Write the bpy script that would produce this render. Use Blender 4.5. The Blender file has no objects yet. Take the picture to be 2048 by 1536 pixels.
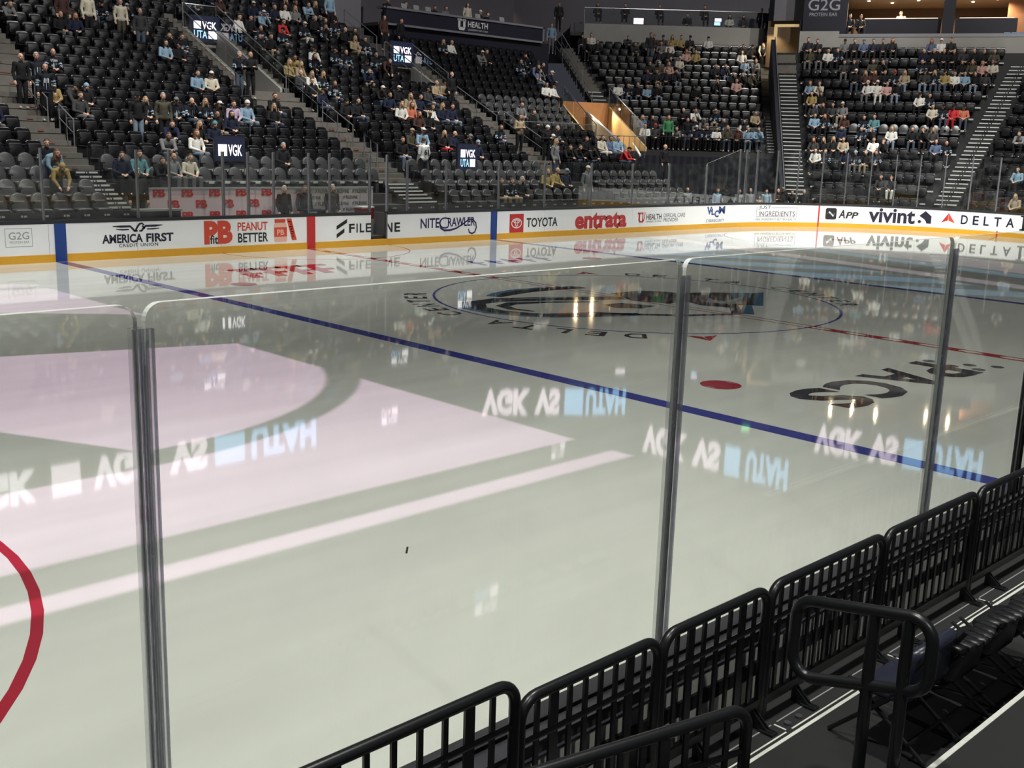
import bpy, bmesh, math, random
from mathutils import Vector, Matrix, Euler
random.seed(7)
scene = bpy.context.scene
COL = scene.collection
R_ = math.radians

# ------------------------------------------------------------------ camera
cam_d = bpy.data.cameras.new('camera'); cam = bpy.data.objects.new('camera', cam_d); COL.objects.link(cam)
CAM = (-19.532215, -15.915258, 3.413338, 0.778655, -0.215554, 0.031499, 2202.406034)
def cam_matrix(x, y, z, yaw, pit, rol):
    fw = Vector((math.sin(yaw)*math.cos(pit), math.cos(yaw)*math.cos(pit), math.sin(pit)))
    r = Vector((math.cos(yaw), -math.sin(yaw), 0)); u = r.cross(fw)
    r2 = r*math.cos(rol)+u*math.sin(rol); u2 = -r*math.sin(rol)+u*math.cos(rol)
    m = Matrix((r2, u2, -fw)).transposed().to_4x4(); m.translation = Vector((x, y, z)); return m
cam.matrix_world = cam_matrix(*CAM[:6])
cam_d.sensor_fit = 'HORIZONTAL'; cam_d.sensor_width = 36.0; cam_d.lens = 36.0*CAM[6]/2048.0
cam_d.clip_start = 0.05; cam_d.clip_end = 400
scene.camera = cam

# ------------------------------------------------------------------ world, exposure, lights
w = bpy.data.worlds.new('arena_air'); scene.world = w; w.use_nodes = True
w.node_tree.nodes['Background'].inputs[0].default_value = (0.60, 0.63, 0.78, 1)
w.node_tree.nodes['Background'].inputs[1].default_value = 0.055
vs = scene.view_settings
vs.view_transform = 'Standard'; vs.look = 'None'; vs.gamma = 1.0; vs.exposure = 0.0; vs.use_curve_mapping = False
cy = scene.cycles
cy.max_bounces = 10; cy.diffuse_bounces = 3; cy.glossy_bounces = 5; cy.transparent_max_bounces = 24
cy.sample_clamp_indirect = 6.0; cy.caustics_reflective = False; cy.caustics_refractive = False
try: cy.use_denoising = True
except Exception: pass

def spot(loc, aim, watts, deg, blend=.5, rad=.25, col=(1, .985, .92)):
    d = bpy.data.lights.new('arena_or_fill_spot', 'SPOT'); d.energy = watts; d.spot_size = R_(deg); d.spot_blend = blend
    d.shadow_soft_size = rad; d.color = col
    o = bpy.data.objects.new('arena_or_fill_spot', d); COL.objects.link(o); o.location = loc
    o.rotation_euler = (Vector(aim)-Vector(loc)).to_track_quat('-Z', 'Y').to_euler()
    return o
BOARD_W = 8200; ICE_W = 9700; STAND_W = 12000
for x, k in ((-22, 1.12), (-11, .98), (0, .66), (11, .48), (22, .55)):
    spot((x, -13, 23), (x, -14.5, 0), ICE_W*k, 74)
    spot((x, 2, 23), (x, 2, 0), ICE_W*.14, 70)
    spot((x, 12, 23), (x, 14, 0), ICE_W*.85, 78)
for x, ax, ay in ((-16, -12, 13), (-6, -4, 13), (4, 4, 13), (12, 13, 13), (14, 23, 13), (14, 24, 12), (14, 25, 12), (10, 28, 10), (10, 29, 9), (9, 29.5, 7), (8, 31, 3), (8, 31, 2), (8, 31, 5)):   # unseen spots added to brighten the far boards
    spot((x, -16, 21), (ax, ay, .5), BOARD_W, 22, .6)
spot((-18, -24, 13), (-15.5, -13.3, 1), 2000, 50, .8)  # added fill from behind the camera for the near posts and barriers
for x in (24, 27):
    spot((x, 4, 23), (x+2, 5, 0), ICE_W*.9, 70)
for x, y, ax, ay in ((-8, 6, -6, 24), (4, 6, 6, 24), (15, 6, 17, 25), (22, 3, 33, 24), (24, -2, 40, 12), (20, -8, 42, -2)):
    spot((x, y, 25), (ax, ay, 5), STAND_W, 62, .7, .3, (1, .97, .90))

# two ceiling projectors throw the pre-game artwork on the ice: the light itself carries the shapes
def gobo(loc, build, watts, size, rad=.04):
    d = bpy.data.lights.new('ice_projector', 'SPOT'); d.energy = watts; d.spot_size = R_(size); d.spot_blend = 0.0; d.shadow_soft_size = rad
    o = bpy.data.objects.new('ice_projector', d); COL.objects.link(o); o.location = loc
    d.use_nodes = True; nt = d.node_tree; N = nt.nodes; L = nt.links; N.clear()
    out = N.new('ShaderNodeOutputLight'); em = N.new('ShaderNodeEmission'); L.new(em.outputs[0], out.inputs[0])
    tc = N.new('ShaderNodeTexCoord'); sp = N.new('ShaderNodeSeparateXYZ'); L.new(tc.outputs['Normal'], sp.inputs[0])
    def m(op, a, b=None, c=None):
        n = N.new('ShaderNodeMath'); n.operation = op
        for k, q in enumerate((a, b, c)):
            if q is None: continue
            if isinstance(q, (int, float)): n.inputs[k].default_value = q
            else: L.new(q, n.inputs[k])
        return n.outputs[0]
    az = m('ABSOLUTE', sp.outputs['Z'])
    X = m('ADD', m('MULTIPLY', m('DIVIDE', sp.outputs['X'], az), loc[2]), loc[0])
    Y = m('ADD', m('MULTIPLY', m('DIVIDE', sp.outputs['Y'], az), loc[2]), loc[1])
    def half(a, b, c):      # soft step of a*x + b*y + c > 0
        s = m('ADD', m('ADD', m('MULTIPLY', X, a), m('MULTIPLY', Y, b)), c)
        n = m('MULTIPLY', m('ADD', s, .03), 16.0); return m('MINIMUM', m('MAXIMUM', n, 0.0), 1.0)
    build(N, L, m, half, X, Y, em)
    return o

# ------------------------------------------------------------------ materials
def mat(name, col, rough=.5, metal=0.0, spec=.5, var=.06, scale=18.0, bump=0.0, emit=None, estr=0.0, objcol=False):
    M = bpy.data.materials.new(name); M.use_nodes = True; nt = M.node_tree; N = nt.nodes; L = nt.links
    b = N['Principled BSDF']; b.inputs['Roughness'].default_value = rough; b.inputs['Metallic'].default_value = metal
    b.inputs['Specular IOR Level'].default_value = spec
    tc = N.new('ShaderNodeTexCoord'); nz = N.new('ShaderNodeTexNoise'); nz.inputs['Scale'].default_value = scale; nz.inputs['Detail'].default_value = 3
    L.new(tc.outputs['Object'], nz.inputs['Vector'])
    mr = N.new('ShaderNodeMapRange'); mr.inputs[3].default_value = 1-var; mr.inputs[4].default_value = 1+var; L.new(nz.outputs[0], mr.inputs[0])
    mx = N.new('ShaderNodeMix'); mx.data_type = 'RGBA'; mx.blend_type = 'MULTIPLY'; mx.inputs[0].default_value = 1.0
    if objcol:
        oi = N.new('ShaderNodeObjectInfo'); L.new(oi.outputs['Color'], mx.inputs[6])
    else: mx.inputs[6].default_value = (*col, 1)
    L.new(mr.outputs[0], mx.inputs[7]); L.new(mx.outputs[2], b.inputs['Base Color'])
    if bump:
        bp = N.new('ShaderNodeBump'); bp.inputs['Strength'].default_value = bump; bp.inputs['Distance'].default_value = .02
        L.new(nz.outputs[0], bp.inputs['Height']); L.new(bp.outputs[0], b.inputs['Normal'])
    if emit:
        b.inputs['Emission Color'].default_value = (*emit, 1); b.inputs['Emission Strength'].default_value = estr
    return M
def srgb(r, g, b):
    f = lambda c: (c/255/12.92) if c/255 <= .04045 else ((c/255+.055)/1.055)**2.4
    return (f(r), f(g), f(b))

def ice_mat(name, col, var=.03):
    M = bpy.data.materials.new(name); M.use_nodes = True; nt = M.node_tree; N = nt.nodes; L = nt.links
    N.remove(N['Principled BSDF']); out = N['Material Output']
    tc = N.new('ShaderNodeTexCoord')
    nz = N.new('ShaderNodeTexNoise'); nz.inputs['Scale'].default_value = .35; nz.inputs['Detail'].default_value = 6; L.new(tc.outputs['Object'], nz.inputs[0])
    # skate scratches: long thin noise in two directions
    fine = []
    for rot, sc in ((.5, (.5, 38, 1)), (-1.0, (44, .7, 1))):
        mp = N.new('ShaderNodeMapping'); mp.inputs['Rotation'].default_value = (0, 0, rot); mp.inputs['Scale'].default_value = sc; L.new(tc.outputs['Object'], mp.inputs[0])
        s = N.new('ShaderNodeTexNoise'); s.inputs['Scale'].default_value = 1.0; s.inputs['Detail'].default_value = 2; L.new(mp.outputs[0], s.inputs[0]); fine.append(s)
    mr = N.new('ShaderNodeMapRange'); mr.inputs[1].default_value = .3; mr.inputs[2].default_value = .7; mr.inputs[3].default_value = 1-var; mr.inputs[4].default_value = 1+var; L.new(nz.outputs[0], mr.inputs[0])
    mx = N.new('ShaderNodeMix'); mx.data_type = 'RGBA'; mx.blend_type = 'MULTIPLY'; mx.inputs[0].default_value = 1; mx.inputs[6].default_value = (*col, 1); L.new(mr.outputs[0], mx.inputs[7])
    st = N.new('ShaderNodeMapping'); st.inputs['Rotation'].default_value = (0, 0, .12); st.inputs['Scale'].default_value = (.10, 1.5, 1); L.new(tc.outputs['Object'], st.inputs[0])
    sn = N.new('ShaderNodeTexNoise'); sn.inputs['Scale'].default_value = 1.3; sn.inputs['Detail'].default_value = 5; L.new(st.outputs[0], sn.inputs[0])
    sr = N.new('ShaderNodeMapRange'); sr.inputs[1].default_value = .3; sr.inputs[2].default_value = .7; sr.inputs[3].default_value = .94; sr.inputs[4].default_value = 1.04; L.new(sn.outputs[0], sr.inputs[0])
    m2 = N.new('ShaderNodeMix'); m2.data_type = 'RGBA'; m2.blend_type = 'MULTIPLY'; m2.inputs[0].default_value = 1; L.new(mx.outputs[2], m2.inputs[6]); L.new(sr.outputs[0], m2.inputs[7])
    df = N.new('ShaderNodeBsdfDiffuse'); L.new(m2.outputs[2], df.inputs[0])
    gl = N.new('ShaderNodeBsdfGlossy'); gl.inputs['Roughness'].default_value = .034
    ad = N.new('ShaderNodeMath'); ad.operation = 'ADD'; L.new(fine[0].outputs[0], ad.inputs[0]); L.new(fine[1].outputs[0], ad.inputs[1])
    bp = N.new('ShaderNodeBump'); bp.inputs['Strength'].default_value = .05; bp.inputs['Distance'].default_value = .0004; L.new(ad.outputs[0], bp.inputs['Height'])
    wv = N.new('ShaderNodeTexNoise'); wv.inputs['Scale'].default_value = 2.2; wv.inputs['Detail'].default_value = 2; L.new(tc.outputs['Object'], wv.inputs[0])
    bp2 = N.new('ShaderNodeBump'); bp2.inputs['Strength'].default_value = .05; bp2.inputs['Distance'].default_value = .0045; L.new(wv.outputs[0], bp2.inputs['Height']); L.new(bp.outputs[0], bp2.inputs['Normal'])
    L.new(bp2.outputs[0], gl.inputs['Normal'])
    lw = N.new('ShaderNodeLayerWeight'); lw.inputs[0].default_value = .5
    pw = N.new('ShaderNodeMath'); pw.operation = 'POWER'; L.new(lw.outputs['Facing'], pw.inputs[0]); pw.inputs[1].default_value = 4.0
    fr = N.new('ShaderNodeMath'); fr.operation = 'MULTIPLY_ADD'; L.new(pw.outputs[0], fr.inputs[0]); fr.inputs[1].default_value = .96; fr.inputs[2].default_value = .035
    ms = N.new('ShaderNodeMixShader'); L.new(fr.outputs[0], ms.inputs[0]); L.new(df.outputs[0], ms.inputs[1]); L.new(gl.outputs[0], ms.inputs[2])
    L.new(ms.outputs[0], out.inputs[0]); return M

def glass_mat(name, tint=(.94, .955, .94), ior=1.42, haze=None):
    M = bpy.data.materials.new(name); M.use_nodes = True; nt = M.node_tree; N = nt.nodes; L = nt.links
    N.remove(N['Principled BSDF']); out = N['Material Output']
    tr = N.new('ShaderNodeBsdfTransparent'); tr.inputs[0].default_value = (*tint, 1)
    gl = N.new('ShaderNodeBsdfGlossy'); gl.inputs['Roughness'].default_value = .012
    df = N.new('ShaderNodeBsdfDiffuse' if haze is None else 'ShaderNodeBsdfTranslucent'); df.inputs[0].default_value = (.7, .72, .7, 1)
    tc = N.new('ShaderNodeTexCoord'); nz = N.new('ShaderNodeTexNoise'); nz.inputs['Scale'].default_value = 3; nz.inputs['Detail'].default_value = 5; L.new(tc.outputs['Object'], nz.inputs[0])
    mr = N.new('ShaderNodeMapRange'); mr.inputs[1].default_value = .45; mr.inputs[2].default_value = .8; mr.inputs[3].default_value = .0 if haze is None else haze*.8; mr.inputs[4].default_value = .03 if haze is None else haze; L.new(nz.outputs[0], mr.inputs[0])
    lw = N.new('ShaderNodeLayerWeight'); lw.inputs[0].default_value = .5; r0 = ((ior-1)/(ior+1))**2
    pw = N.new('ShaderNodeMath'); pw.operation = 'POWER'; L.new(lw.outputs['Facing'], pw.inputs[0]); pw.inputs[1].default_value = 5.0
    fr = N.new('ShaderNodeMath'); fr.operation = 'MULTIPLY_ADD'; L.new(pw.outputs[0], fr.inputs[0]); fr.inputs[1].default_value = 1-r0; fr.inputs[2].default_value = r0
    a = N.new('ShaderNodeMixShader'); L.new(mr.outputs[0], a.inputs[0]); L.new(tr.outputs[0], a.inputs[1]); L.new(df.outputs[0], a.inputs[2])
    ms = N.new('ShaderNodeMixShader'); L.new(fr.outputs[0], ms.inputs[0]); L.new(a.outputs[0], ms.inputs[1]); L.new(gl.outputs[0], ms.inputs[2])
    L.new(ms.outputs[0], out.inputs[0]); return M

WHITE_BOARD = mat('board_white_plastic', (.84, .85, .88), .28, var=.02, scale=3)
YELLOW = mat('kick_plate_yellow', srgb(214, 158, 40), .35, var=.05, scale=5)
CAPDARK = mat('cap_dark_plastic', (.018, .019, .024), .4)
BLACKM = mat('black_painted_steel', (.010, .011, .012), .32, var=.15, scale=40)
RUBBER = mat('black_rubber_floor', (.010, .011, .011), .55, var=.25, scale=9)
TAPE = mat('white_floor_tape', (.62, .63, .58), .5, var=.2, scale=60)
TAPEDIM = mat('grey_aluminium_trim', (.33, .34, .34), .4, .3, var=.2, scale=40)
ALU = mat('brushed_aluminium', (.55, .56, .58), .32, .9, var=.1, scale=30)
ALUF = mat('far_post_aluminium', (.46, .46, .50), .4, .15, var=.1, scale=30)
ALUD = mat('dark_aluminium', (.20, .20, .23), .35, .85, var=.1, scale=30)
STEEL = mat('rail_steel', (.30, .31, .33), .38, .7, var=.1)
CONC = mat('concrete', (.20, .19, .175), .8, var=.22, scale=2.5)
CONCL = mat('pale_concrete_wall', (.30, .29, .275), .8, var=.12, scale=1.5)
CONCD = mat('dark_tier_concrete', (.045, .044, .046), .75, var=.25, scale=2.5)
NOSE = mat('white_step_nosing', (.55, .56, .55), .5, var=.1)
DECKD = mat('dark_step_deck', (.012, .012, .014), .6, var=.2)
WALLD = mat('dark_arena_wall', (.13, .122, .145), .8, var=.1, scale=1)
NAVYW = mat('navy_fascia', (.010, .011, .022), .45, var=.1, scale=2)
CURT = mat('black_navy_drape', (.006, .007, .014), .85, var=.2, scale=3)
SEATB = mat('black_seat_plastic', (.0045, .0045, .006), .24, spec=.45, var=.1)
SEATC = mat('black_seat_cushion', (.0035, .0035, .005), .45, spec=.3, var=.1)
SEATG = mat('grey_padded_seat', (.040, .041, .044), .36, spec=.6, var=.12)
PLATE = mat('seat_number_plate', (.42, .42, .42), .4)
SKIN = mat('skin', (1, 1, 1), .5, objcol=True, var=.08, scale=30)
EYE = mat('eye_dark', (.02, .015, .012), .3)
LIP = mat('lip', srgb(150, 84, 78), .5)
FAB = mat('clothing_fabric', (1, 1, 1), .85, objcol=True, var=.18, scale=14, bump=.5, spec=.2)
STRIPE = mat('jersey_stripe_fabric', srgb(150, 168, 182), .85, var=.1, spec=.2)
WHITEF = mat('white_fabric', (.62, .62, .60), .85, var=.08, spec=.2)
HAIRM = mat('hair_strands', (1, 1, 1), .55, objcol=True, var=.3, scale=60)
GLASS = glass_mat('rink_glass', ior=1.72)
GLASSN = glass_mat('near_rink_glass', (.955, .965, .95), 1.38)
POSTC = glass_mat('clear_post_plastic', (.97, .97, .98), 1.40, .22)
POSTS = glass_mat('post_streak_plastic', (.72, .72, .78), 1.45, .30)
GEDGE = mat('polished_glass_edge', (.82, .86, .80), .2, var=.05)
INK = mat('ink_navy', srgb(26, 27, 48), .4); INKK = mat('ink_black', (.012, .012, .014), .4)
INKR = mat('ink_red', srgb(186, 42, 44), .4); INKO = mat('ink_orange_red', srgb(204, 72, 50), .4)
INKB = mat('ink_blue', srgb(26, 62, 132), .4); INKG = mat('ink_grey', srgb(150, 160, 158), .4); INKW = mat('ink_white', (.8, .8, .8), .4)
INKP = mat('ink_peach', srgb(226, 178, 160), .4); INKDG = mat('ink_dark_grey', srgb(70, 62, 66), .4)
INKV = mat('ink_violet', srgb(40, 28, 84), .4)
ICE = ice_mat('ice', (.70, .72, .665))
ICEBLUE = ice_mat('ice_blue_paint', srgb(62, 66, 146)); ICERED = ice_mat('ice_red_paint', srgb(168, 44, 60))
ICEBLK = ice_mat('ice_black_paint', (.035, .035, .042)); ICELB = ice_mat('ice_light_blue_paint', srgb(84, 122, 152))
ICEGRY = ice_mat('ice_grey_paint', srgb(96, 88, 92)); ICELG = ice_mat('ice_pale_grey_paint', srgb(168, 170, 168))
PINKW = mat('pink_box_wall', srgb(206, 186, 192), .5, var=.05); GREYW = mat('grey_box_wall', srgb(170, 166, 170), .5, var=.05)
VINYL = mat('blue_grey_vinyl', srgb(38, 42, 56), .3, var=.15, scale=20, bump=.15)
VINYLK = mat('black_vinyl', srgb(22, 23, 25), .34, var=.2, scale=14, bump=.3)

# ------------------------------------------------------------------ mesh helpers
class MB:
    def __init__(s): s.v = []; s.f = []; s.m = []
    def add(s, vs, fs, mi=0):
        k = len(s.v); s.v += [tuple(q) for q in vs]; s.f += [tuple(k+i for i in f) for f in fs]; s.m += [mi]*len(fs); return s
    def box(s, c, d, rz=0, mi=0, rot=None):
        x, y, z = d[0]/2, d[1]/2, d[2]/2
        M = (rot if rot is not None else Matrix.Rotation(rz, 3, 'Z')); c = Vector(c)
        vs = [c+M@Vector((a*x, b*y, e*z)) for e in (-1, 1) for b in (-1, 1) for a in (-1, 1)]
        return s.add(vs, [(0, 2, 3, 1), (4, 5, 7, 6), (0, 1, 5, 4), (2, 6, 7, 3), (0, 4, 6, 2), (1, 3, 7, 5)], mi)
    def box2(s, a, b, mi=0): return s.box([(a[i]+b[i])/2 for i in range(3)], [abs(b[i]-a[i]) for i in range(3)], mi=mi)
    def tube(s, pts, r, n=10, mi=0, cap=True, closed=False):
        P = [Vector(q) for q in pts]; k = len(P); rings = []; up = None
        for i in range(k):
            a = P[(i-1) % k] if (i > 0 or closed) else P[i]; b = P[(i+1) % k] if (i < k-1 or closed) else P[i]
            t = (b-a).normalized()
            if up is None:
                up = Vector((0, 0, 1)) if abs(t.z) < .9 else Vector((0, 1, 0))
            e = t.cross(up).normalized(); g = e.cross(t).normalized(); up = g
            rr = r[i] if isinstance(r, (list, tuple)) else r
            rings.append([P[i]+e*(rr*math.cos(2*math.pi*j/n))+g*(rr*math.sin(2*math.pi*j/n)) for j in range(n)])
        vs = [q for rg in rings for q in rg]; fs = []
        for i in range(k if closed else k-1):
            i2 = (i+1) % k
            for j in range(n): fs.append((i*n+j, i*n+(j+1) % n, i2*n+(j+1) % n, i2*n+j))
        if cap and not closed: fs += [tuple(range(n-1, -1, -1)), tuple((k-1)*n+j for j in range(n))]
        return s.add(vs, fs, mi)
    def prism(s, poly, f0, f1, mi=0, mside=None):
        n = len(poly); vs = [f0(*q) for q in poly]+[f1(*q) for q in poly]
        s.add(vs, [tuple(range(n)), tuple(range(2*n-1, n-1, -1))], mi)
        k = len(s.v)-2*n
        sd = [(k+i, k+n+i, k+n+(i+1) % n, k+(i+1) % n) for i in range(n)]
        s.f += sd; s.m += [mi if mside is None else mside]*n; return s
    def pillow(s, poly, y0, y1, inset=.025, fn=lambda x, z, y: (x, y, z), mi=0):
        """rounded slab: outline in x/z, from y0 to y1, edges drawn in"""
        cx = sum(q[0] for q in poly)/len(poly); cz = sum(q[1] for q in poly)/len(poly); n = len(poly)
        def ring(k, y): return [fn(cx+(q[0]-cx)*k, cz+(q[1]-cz)*k, y) for q in poly]
        ext = max(max(abs(q[0]-cx), abs(q[1]-cz)) for q in poly); k0 = 1-inset/ext; k1 = 1-.35*inset/ext
        d = (y1-y0); rs = ring(k0, y0)+ring(k1, y0+d*.12)+ring(1, y0+d*.4)+ring(1, y1-d*.3)+ring(k1, y1-d*.08)+ring(k0, y1)
        fs = [tuple(range(n))]
        for i in range(5): fs += [(i*n+j, (i+1)*n+j, (i+1)*n+(j+1) % n, i*n+(j+1) % n) for j in range(n)]
        fs.append(tuple(range(6*n-1, 5*n-1, -1))); return s.add(rs, fs, mi)
    def mesh(s, name, mats, smooth=False, flip=False):
        me = bpy.data.meshes.new(name); me.from_pydata(s.v, [], s.f)
        for m_ in (mats if isinstance(mats, (list, tuple)) else [mats]): me.materials.append(m_)
        me.polygons.foreach_set('material_index', s.m)
        bm = bmesh.new(); bm.from_mesh(me); bmesh.ops.recalc_face_normals(bm, faces=bm.faces); bm.to_mesh(me); bm.free()
        if smooth: smooth_by_angle(me)
        return me
    def build(s, name, mats, parent=None, loc=None, rz=0, smooth=False):
        return link(name, s.mesh(name, mats, smooth), parent, loc, rz)
def smooth_by_angle(me, ang=42):
    me.polygons.foreach_set('use_smooth', [True]*len(me.polygons))
    bm = bmesh.new(); bm.from_mesh(me); a = R_(ang)
    for e in bm.edges:
        if len(e.link_faces) == 2 and e.calc_face_angle(0) > a: e.smooth = False
    bm.to_mesh(me); bm.free()
def link(name, me, parent=None, loc=None, rz=0):
    o = bpy.data.objects.new(name, me); COL.objects.link(o)
    if parent is not None: o.parent = parent
    if loc is not None: o.location = loc
    if rz: o.rotation_euler = (0, 0, rz)
    return o
def tag(o, label, cat=None, group=None, kind=None):
    o['label'] = label
    if cat: o['category'] = cat
    if group: o['group'] = group
    if kind: o['kind'] = kind
    return o
def empty(name, loc=(0, 0, 0), rz=0):
    o = bpy.data.objects.new(name, None); COL.objects.link(o); o.location = loc; o.rotation_euler = (0, 0, rz); o.empty_display_size = .2; return o
def dup(o, parent=None):
    c = o.copy(); COL.objects.link(c)
    if parent is not None: c.parent = parent
    for ch in o.children: dup(ch, c)
    return c
def arc(cx, cz, r, a0, a1, n=8): return [(cx+r*math.cos(R_(a0+(a1-a0)*i/n)), cz+r*math.sin(R_(a0+(a1-a0)*i/n))) for i in range(n+1)]
def rrect(x0, z0, x1, z1, r, n=4):
    return arc(x1-r, z0+r, r, -90, 0, n)+arc(x1-r, z1-r, r, 0, 90, n)+arc(x0+r, z1-r, r, 90, 180, n)+arc(x0+r, z0+r, r, 180, 270, n)
ORD = ['zeroth', 'first', 'second', 'third', 'fourth', 'fifth', 'sixth', 'seventh', 'eighth', 'ninth', 'tenth', 'eleventh', 'twelfth', 'thirteenth', 'fourteenth',
       'fifteenth', 'sixteenth', 'seventeenth', 'eighteenth', 'nineteenth', 'twentieth', 'twenty-first', 'twenty-second', 'twenty-third', 'twenty-fourth', 'twenty-fifth', 'twenty-sixth']
_tc = {}
def text2d(s, bold=0.0, ital=0.0, space=1.0):
    """outline of a word in the built-in font as (points, faces), scaled to 0..1 in x and z"""
    key = (s, bold, ital, space)
    if key not in _tc:
        c = bpy.data.curves.new('t', 'FONT'); c.body = s; c.offset = bold; c.shear = ital; c.space_character = space; c.resolution_u = 3
        o = bpy.data.objects.new('t', c); COL.objects.link(o); dg = bpy.context.evaluated_depsgraph_get()
        me = bpy.data.meshes.new_from_object(o.evaluated_get(dg)); pts = [(q.co.x, q.co.y) for q in me.vertices]; fs = [tuple(p_.vertices) for p_ in me.polygons]
        bpy.data.objects.remove(o); bpy.data.curves.remove(c); bpy.data.meshes.remove(me)
        x0 = min(q[0] for q in pts); x1 = max(q[0] for q in pts); z0 = min(q[1] for q in pts); z1 = max(q[1] for q in pts)
        _tc[key] = ([((q[0]-x0)/(x1-x0), (q[1]-z0)/(z1-z0)) for q in pts], fs)
    return _tc[key]
def put_text(mb, s, x0, x1, z0, z1, fn, mi=0, bold=0.0, ital=0.0, space=1.0):
    pts, fs = text2d(s, bold, ital, space); mb.add([fn(x0+(x1-x0)*a, z0+(z1-z0)*b) for a, b in pts], fs, mi)
def stroke(mb, pts, wd, fn, mi=0):
    n = len(pts); L = []
    for i in range(n):
        a = pts[max(i-1, 0)]; b = pts[min(i+1, n-1)]; dx, dz = b[0]-a[0], b[1]-a[1]; l = math.hypot(dx, dz) or 1; w_ = wd[i] if isinstance(wd, (list, tuple)) else wd
        L.append(((pts[i][0]-dz/l*w_/2, pts[i][1]+dx/l*w_/2), (pts[i][0]+dz/l*w_/2, pts[i][1]-dx/l*w_/2)))
    mb.add([fn(*q) for pr in L for q in pr], [(2*i, 2*i+1, 2*i+3, 2*i+2) for i in range(n-1)], mi)
def poly(mb, pts, fn, mi=0): mb.add([fn(*q) for q in pts], [tuple(range(len(pts)))], mi)

# ------------------------------------------------------------------ projected artwork
def pink_art(N, L, m, half, X, Y, em):
    mx = lambda a, b: m('MAXIMUM', a, b); mn = lambda *a: a[0] if len(a) == 1 else m('MINIMUM', a[0], mn(*a[1:]))
    inv = lambda a: m('SUBTRACT', 1.0, a)
    def disc(cx, cy_, r):
        dx, dy = m('SUBTRACT', X, cx), m('SUBTRACT', Y, cy_); d = m('SQRT', m('ADD', m('MULTIPLY', dx, dx), m('MULTIPLY', dy, dy)))
        return m('MINIMUM', m('MAXIMUM', m('MULTIPLY', m('ADD', m('SUBTRACT', r, d), .03), 16.0), 0.0), 1.0)
    (ca, cb, ra), (da, db, rb) = (-14.24, -0.37, 4.53), (-14.58, 0.14, 5.6)
    edge = half(-1, 0, -10.12)
    A = mn(edge, half(-.294, -1, .21-.294*10.15), disc(ca, cb, ra), half(1.73, .88, 14.28*1.73+4.89*.88))
    B = mn(edge, half(0, 1, 7.46), inv(disc(da, db, rb)), half(0, -1, -3.2), mx(half(0, -1, -5.44), half(1, 0, 14.9)))
    Cs = mn(edge, half(0, 1, 8.35), half(0, -1, -8.05))
    D = mn(half(-1, 0, -10.0), half(.61, .79, 3.09), half(-.13, -1, 6.95))
    Es = mn(half(-1, 0, -10.0), half(-.46, -1, 4.43), half(.05, 1, -8.2))
    tot = mx(A, mx(B, mx(Cs, mx(D, Es))))
    em.inputs[0].default_value = (1.0, .66, .99, 1)
    L.new(m('MULTIPLY', tot, 1.0), em.inputs[1])
gobo((-15, -1, 24), pink_art, 20000, 80)
def blue_art(N, L, m, half, X, Y, em):
    mn = lambda *a: a[0] if len(a) == 1 else m('MINIMUM', a[0], mn(*a[1:]))
    d = m('ADD', m('SUBTRACT', X, 7.9), m('MULTIPLY', m('ADD', Y, 1.0), -.22))
    band = lambda a, b: mn(m('MINIMUM', m('MAXIMUM', m('MULTIPLY', m('SUBTRACT', d, a), 5.0), 0.0), 1.0), m('MINIMUM', m('MAXIMUM', m('MULTIPLY', m('SUBTRACT', b, d), 5.0), 0.0), 1.0))
    s = m('SINE', m('ADD', m('MULTIPLY', X, 2.3), m('MULTIPLY', Y, 1.6))); streak = m('MINIMUM', m('MAXIMUM', m('ADD', m('MULTIPLY', s, 1.6), .75), 0.15), 1.0)
    reg = mn(half(1, 0, -7.95), half(-1, 0, 20.0), half(0, -1, 11.0))
    blue = m('MULTIPLY', mn(reg, band(-2.0, 3.3)), streak); blue2 = mn(reg, band(6.2, 7.4)); pink = mn(reg, m('ADD', band(3.6, 4.7), m('ADD', band(7.4, 10.5), band(11.6, 12.6))))
    cb = N.new('ShaderNodeCombineColor'); L.new(m('ADD', m('MULTIPLY', m('ADD', blue, blue2), .30), pink), cb.inputs[0]); L.new(m('ADD', m('MULTIPLY', m('ADD', blue, blue2), .62), m('MULTIPLY', pink, .80)), cb.inputs[1]); L.new(m('ADD', m('ADD', blue, blue2), pink), cb.inputs[2])
    L.new(cb.outputs[0], em.inputs[0]); em.inputs[1].default_value = 1.0
gobo((12, 2, 24), blue_art, 16000, 64)

# ------------------------------------------------------------------ seating layout (rows of the bowl)
CX,CY=21.95,4.42
def floorz(n): return .80+.335*n+.0023*n*n
def secpt(sec,n,s):
    """x, y, floor z and heading of the seat spot s metres along row n of a block"""
    if sec in RADIAL:
        ph,D0,run,rise,z0,pt=RADIAL[sec]; a=math.radians(ph); D=D0+run*n
        return CX+D*math.cos(a)+s*math.sin(a), CY+D*math.sin(a)-s*math.cos(a), z0+rise*n, a-math.pi/2
    return s,14.8+.8*n,floorz(n),0.0
RADIAL={'S4':(44,16.5,.8,.45,3.73,.54),'S5':(25,10.8,.6,.59,.52,.49),'S6':(5,10.8,.6,.59,.52,.49)}
def rowspan(sec,n):
    if sec=='S0': return -10.4,(-5.5 if n<2 else -6.0)
    if sec=='S1': return (-4.65 if n<9 else -3.6),(5.5 if n<9 else 4.1 if n<19 else 6.2)
    if sec=='S2': return (7.1 if n<8 else 6.5),(14.9 if n<13 else 13.95)
    if sec=='S3': return 16.5,(21.6 if n<8 else 22+.5*(n-9.7))
    if sec=='S4': return -9.65-.265*n,-2.7+.085*n
    if sec=='S5': return -4.8-.16*n,.5+.255*n
    return -1.5,2.0+.1*n
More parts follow.
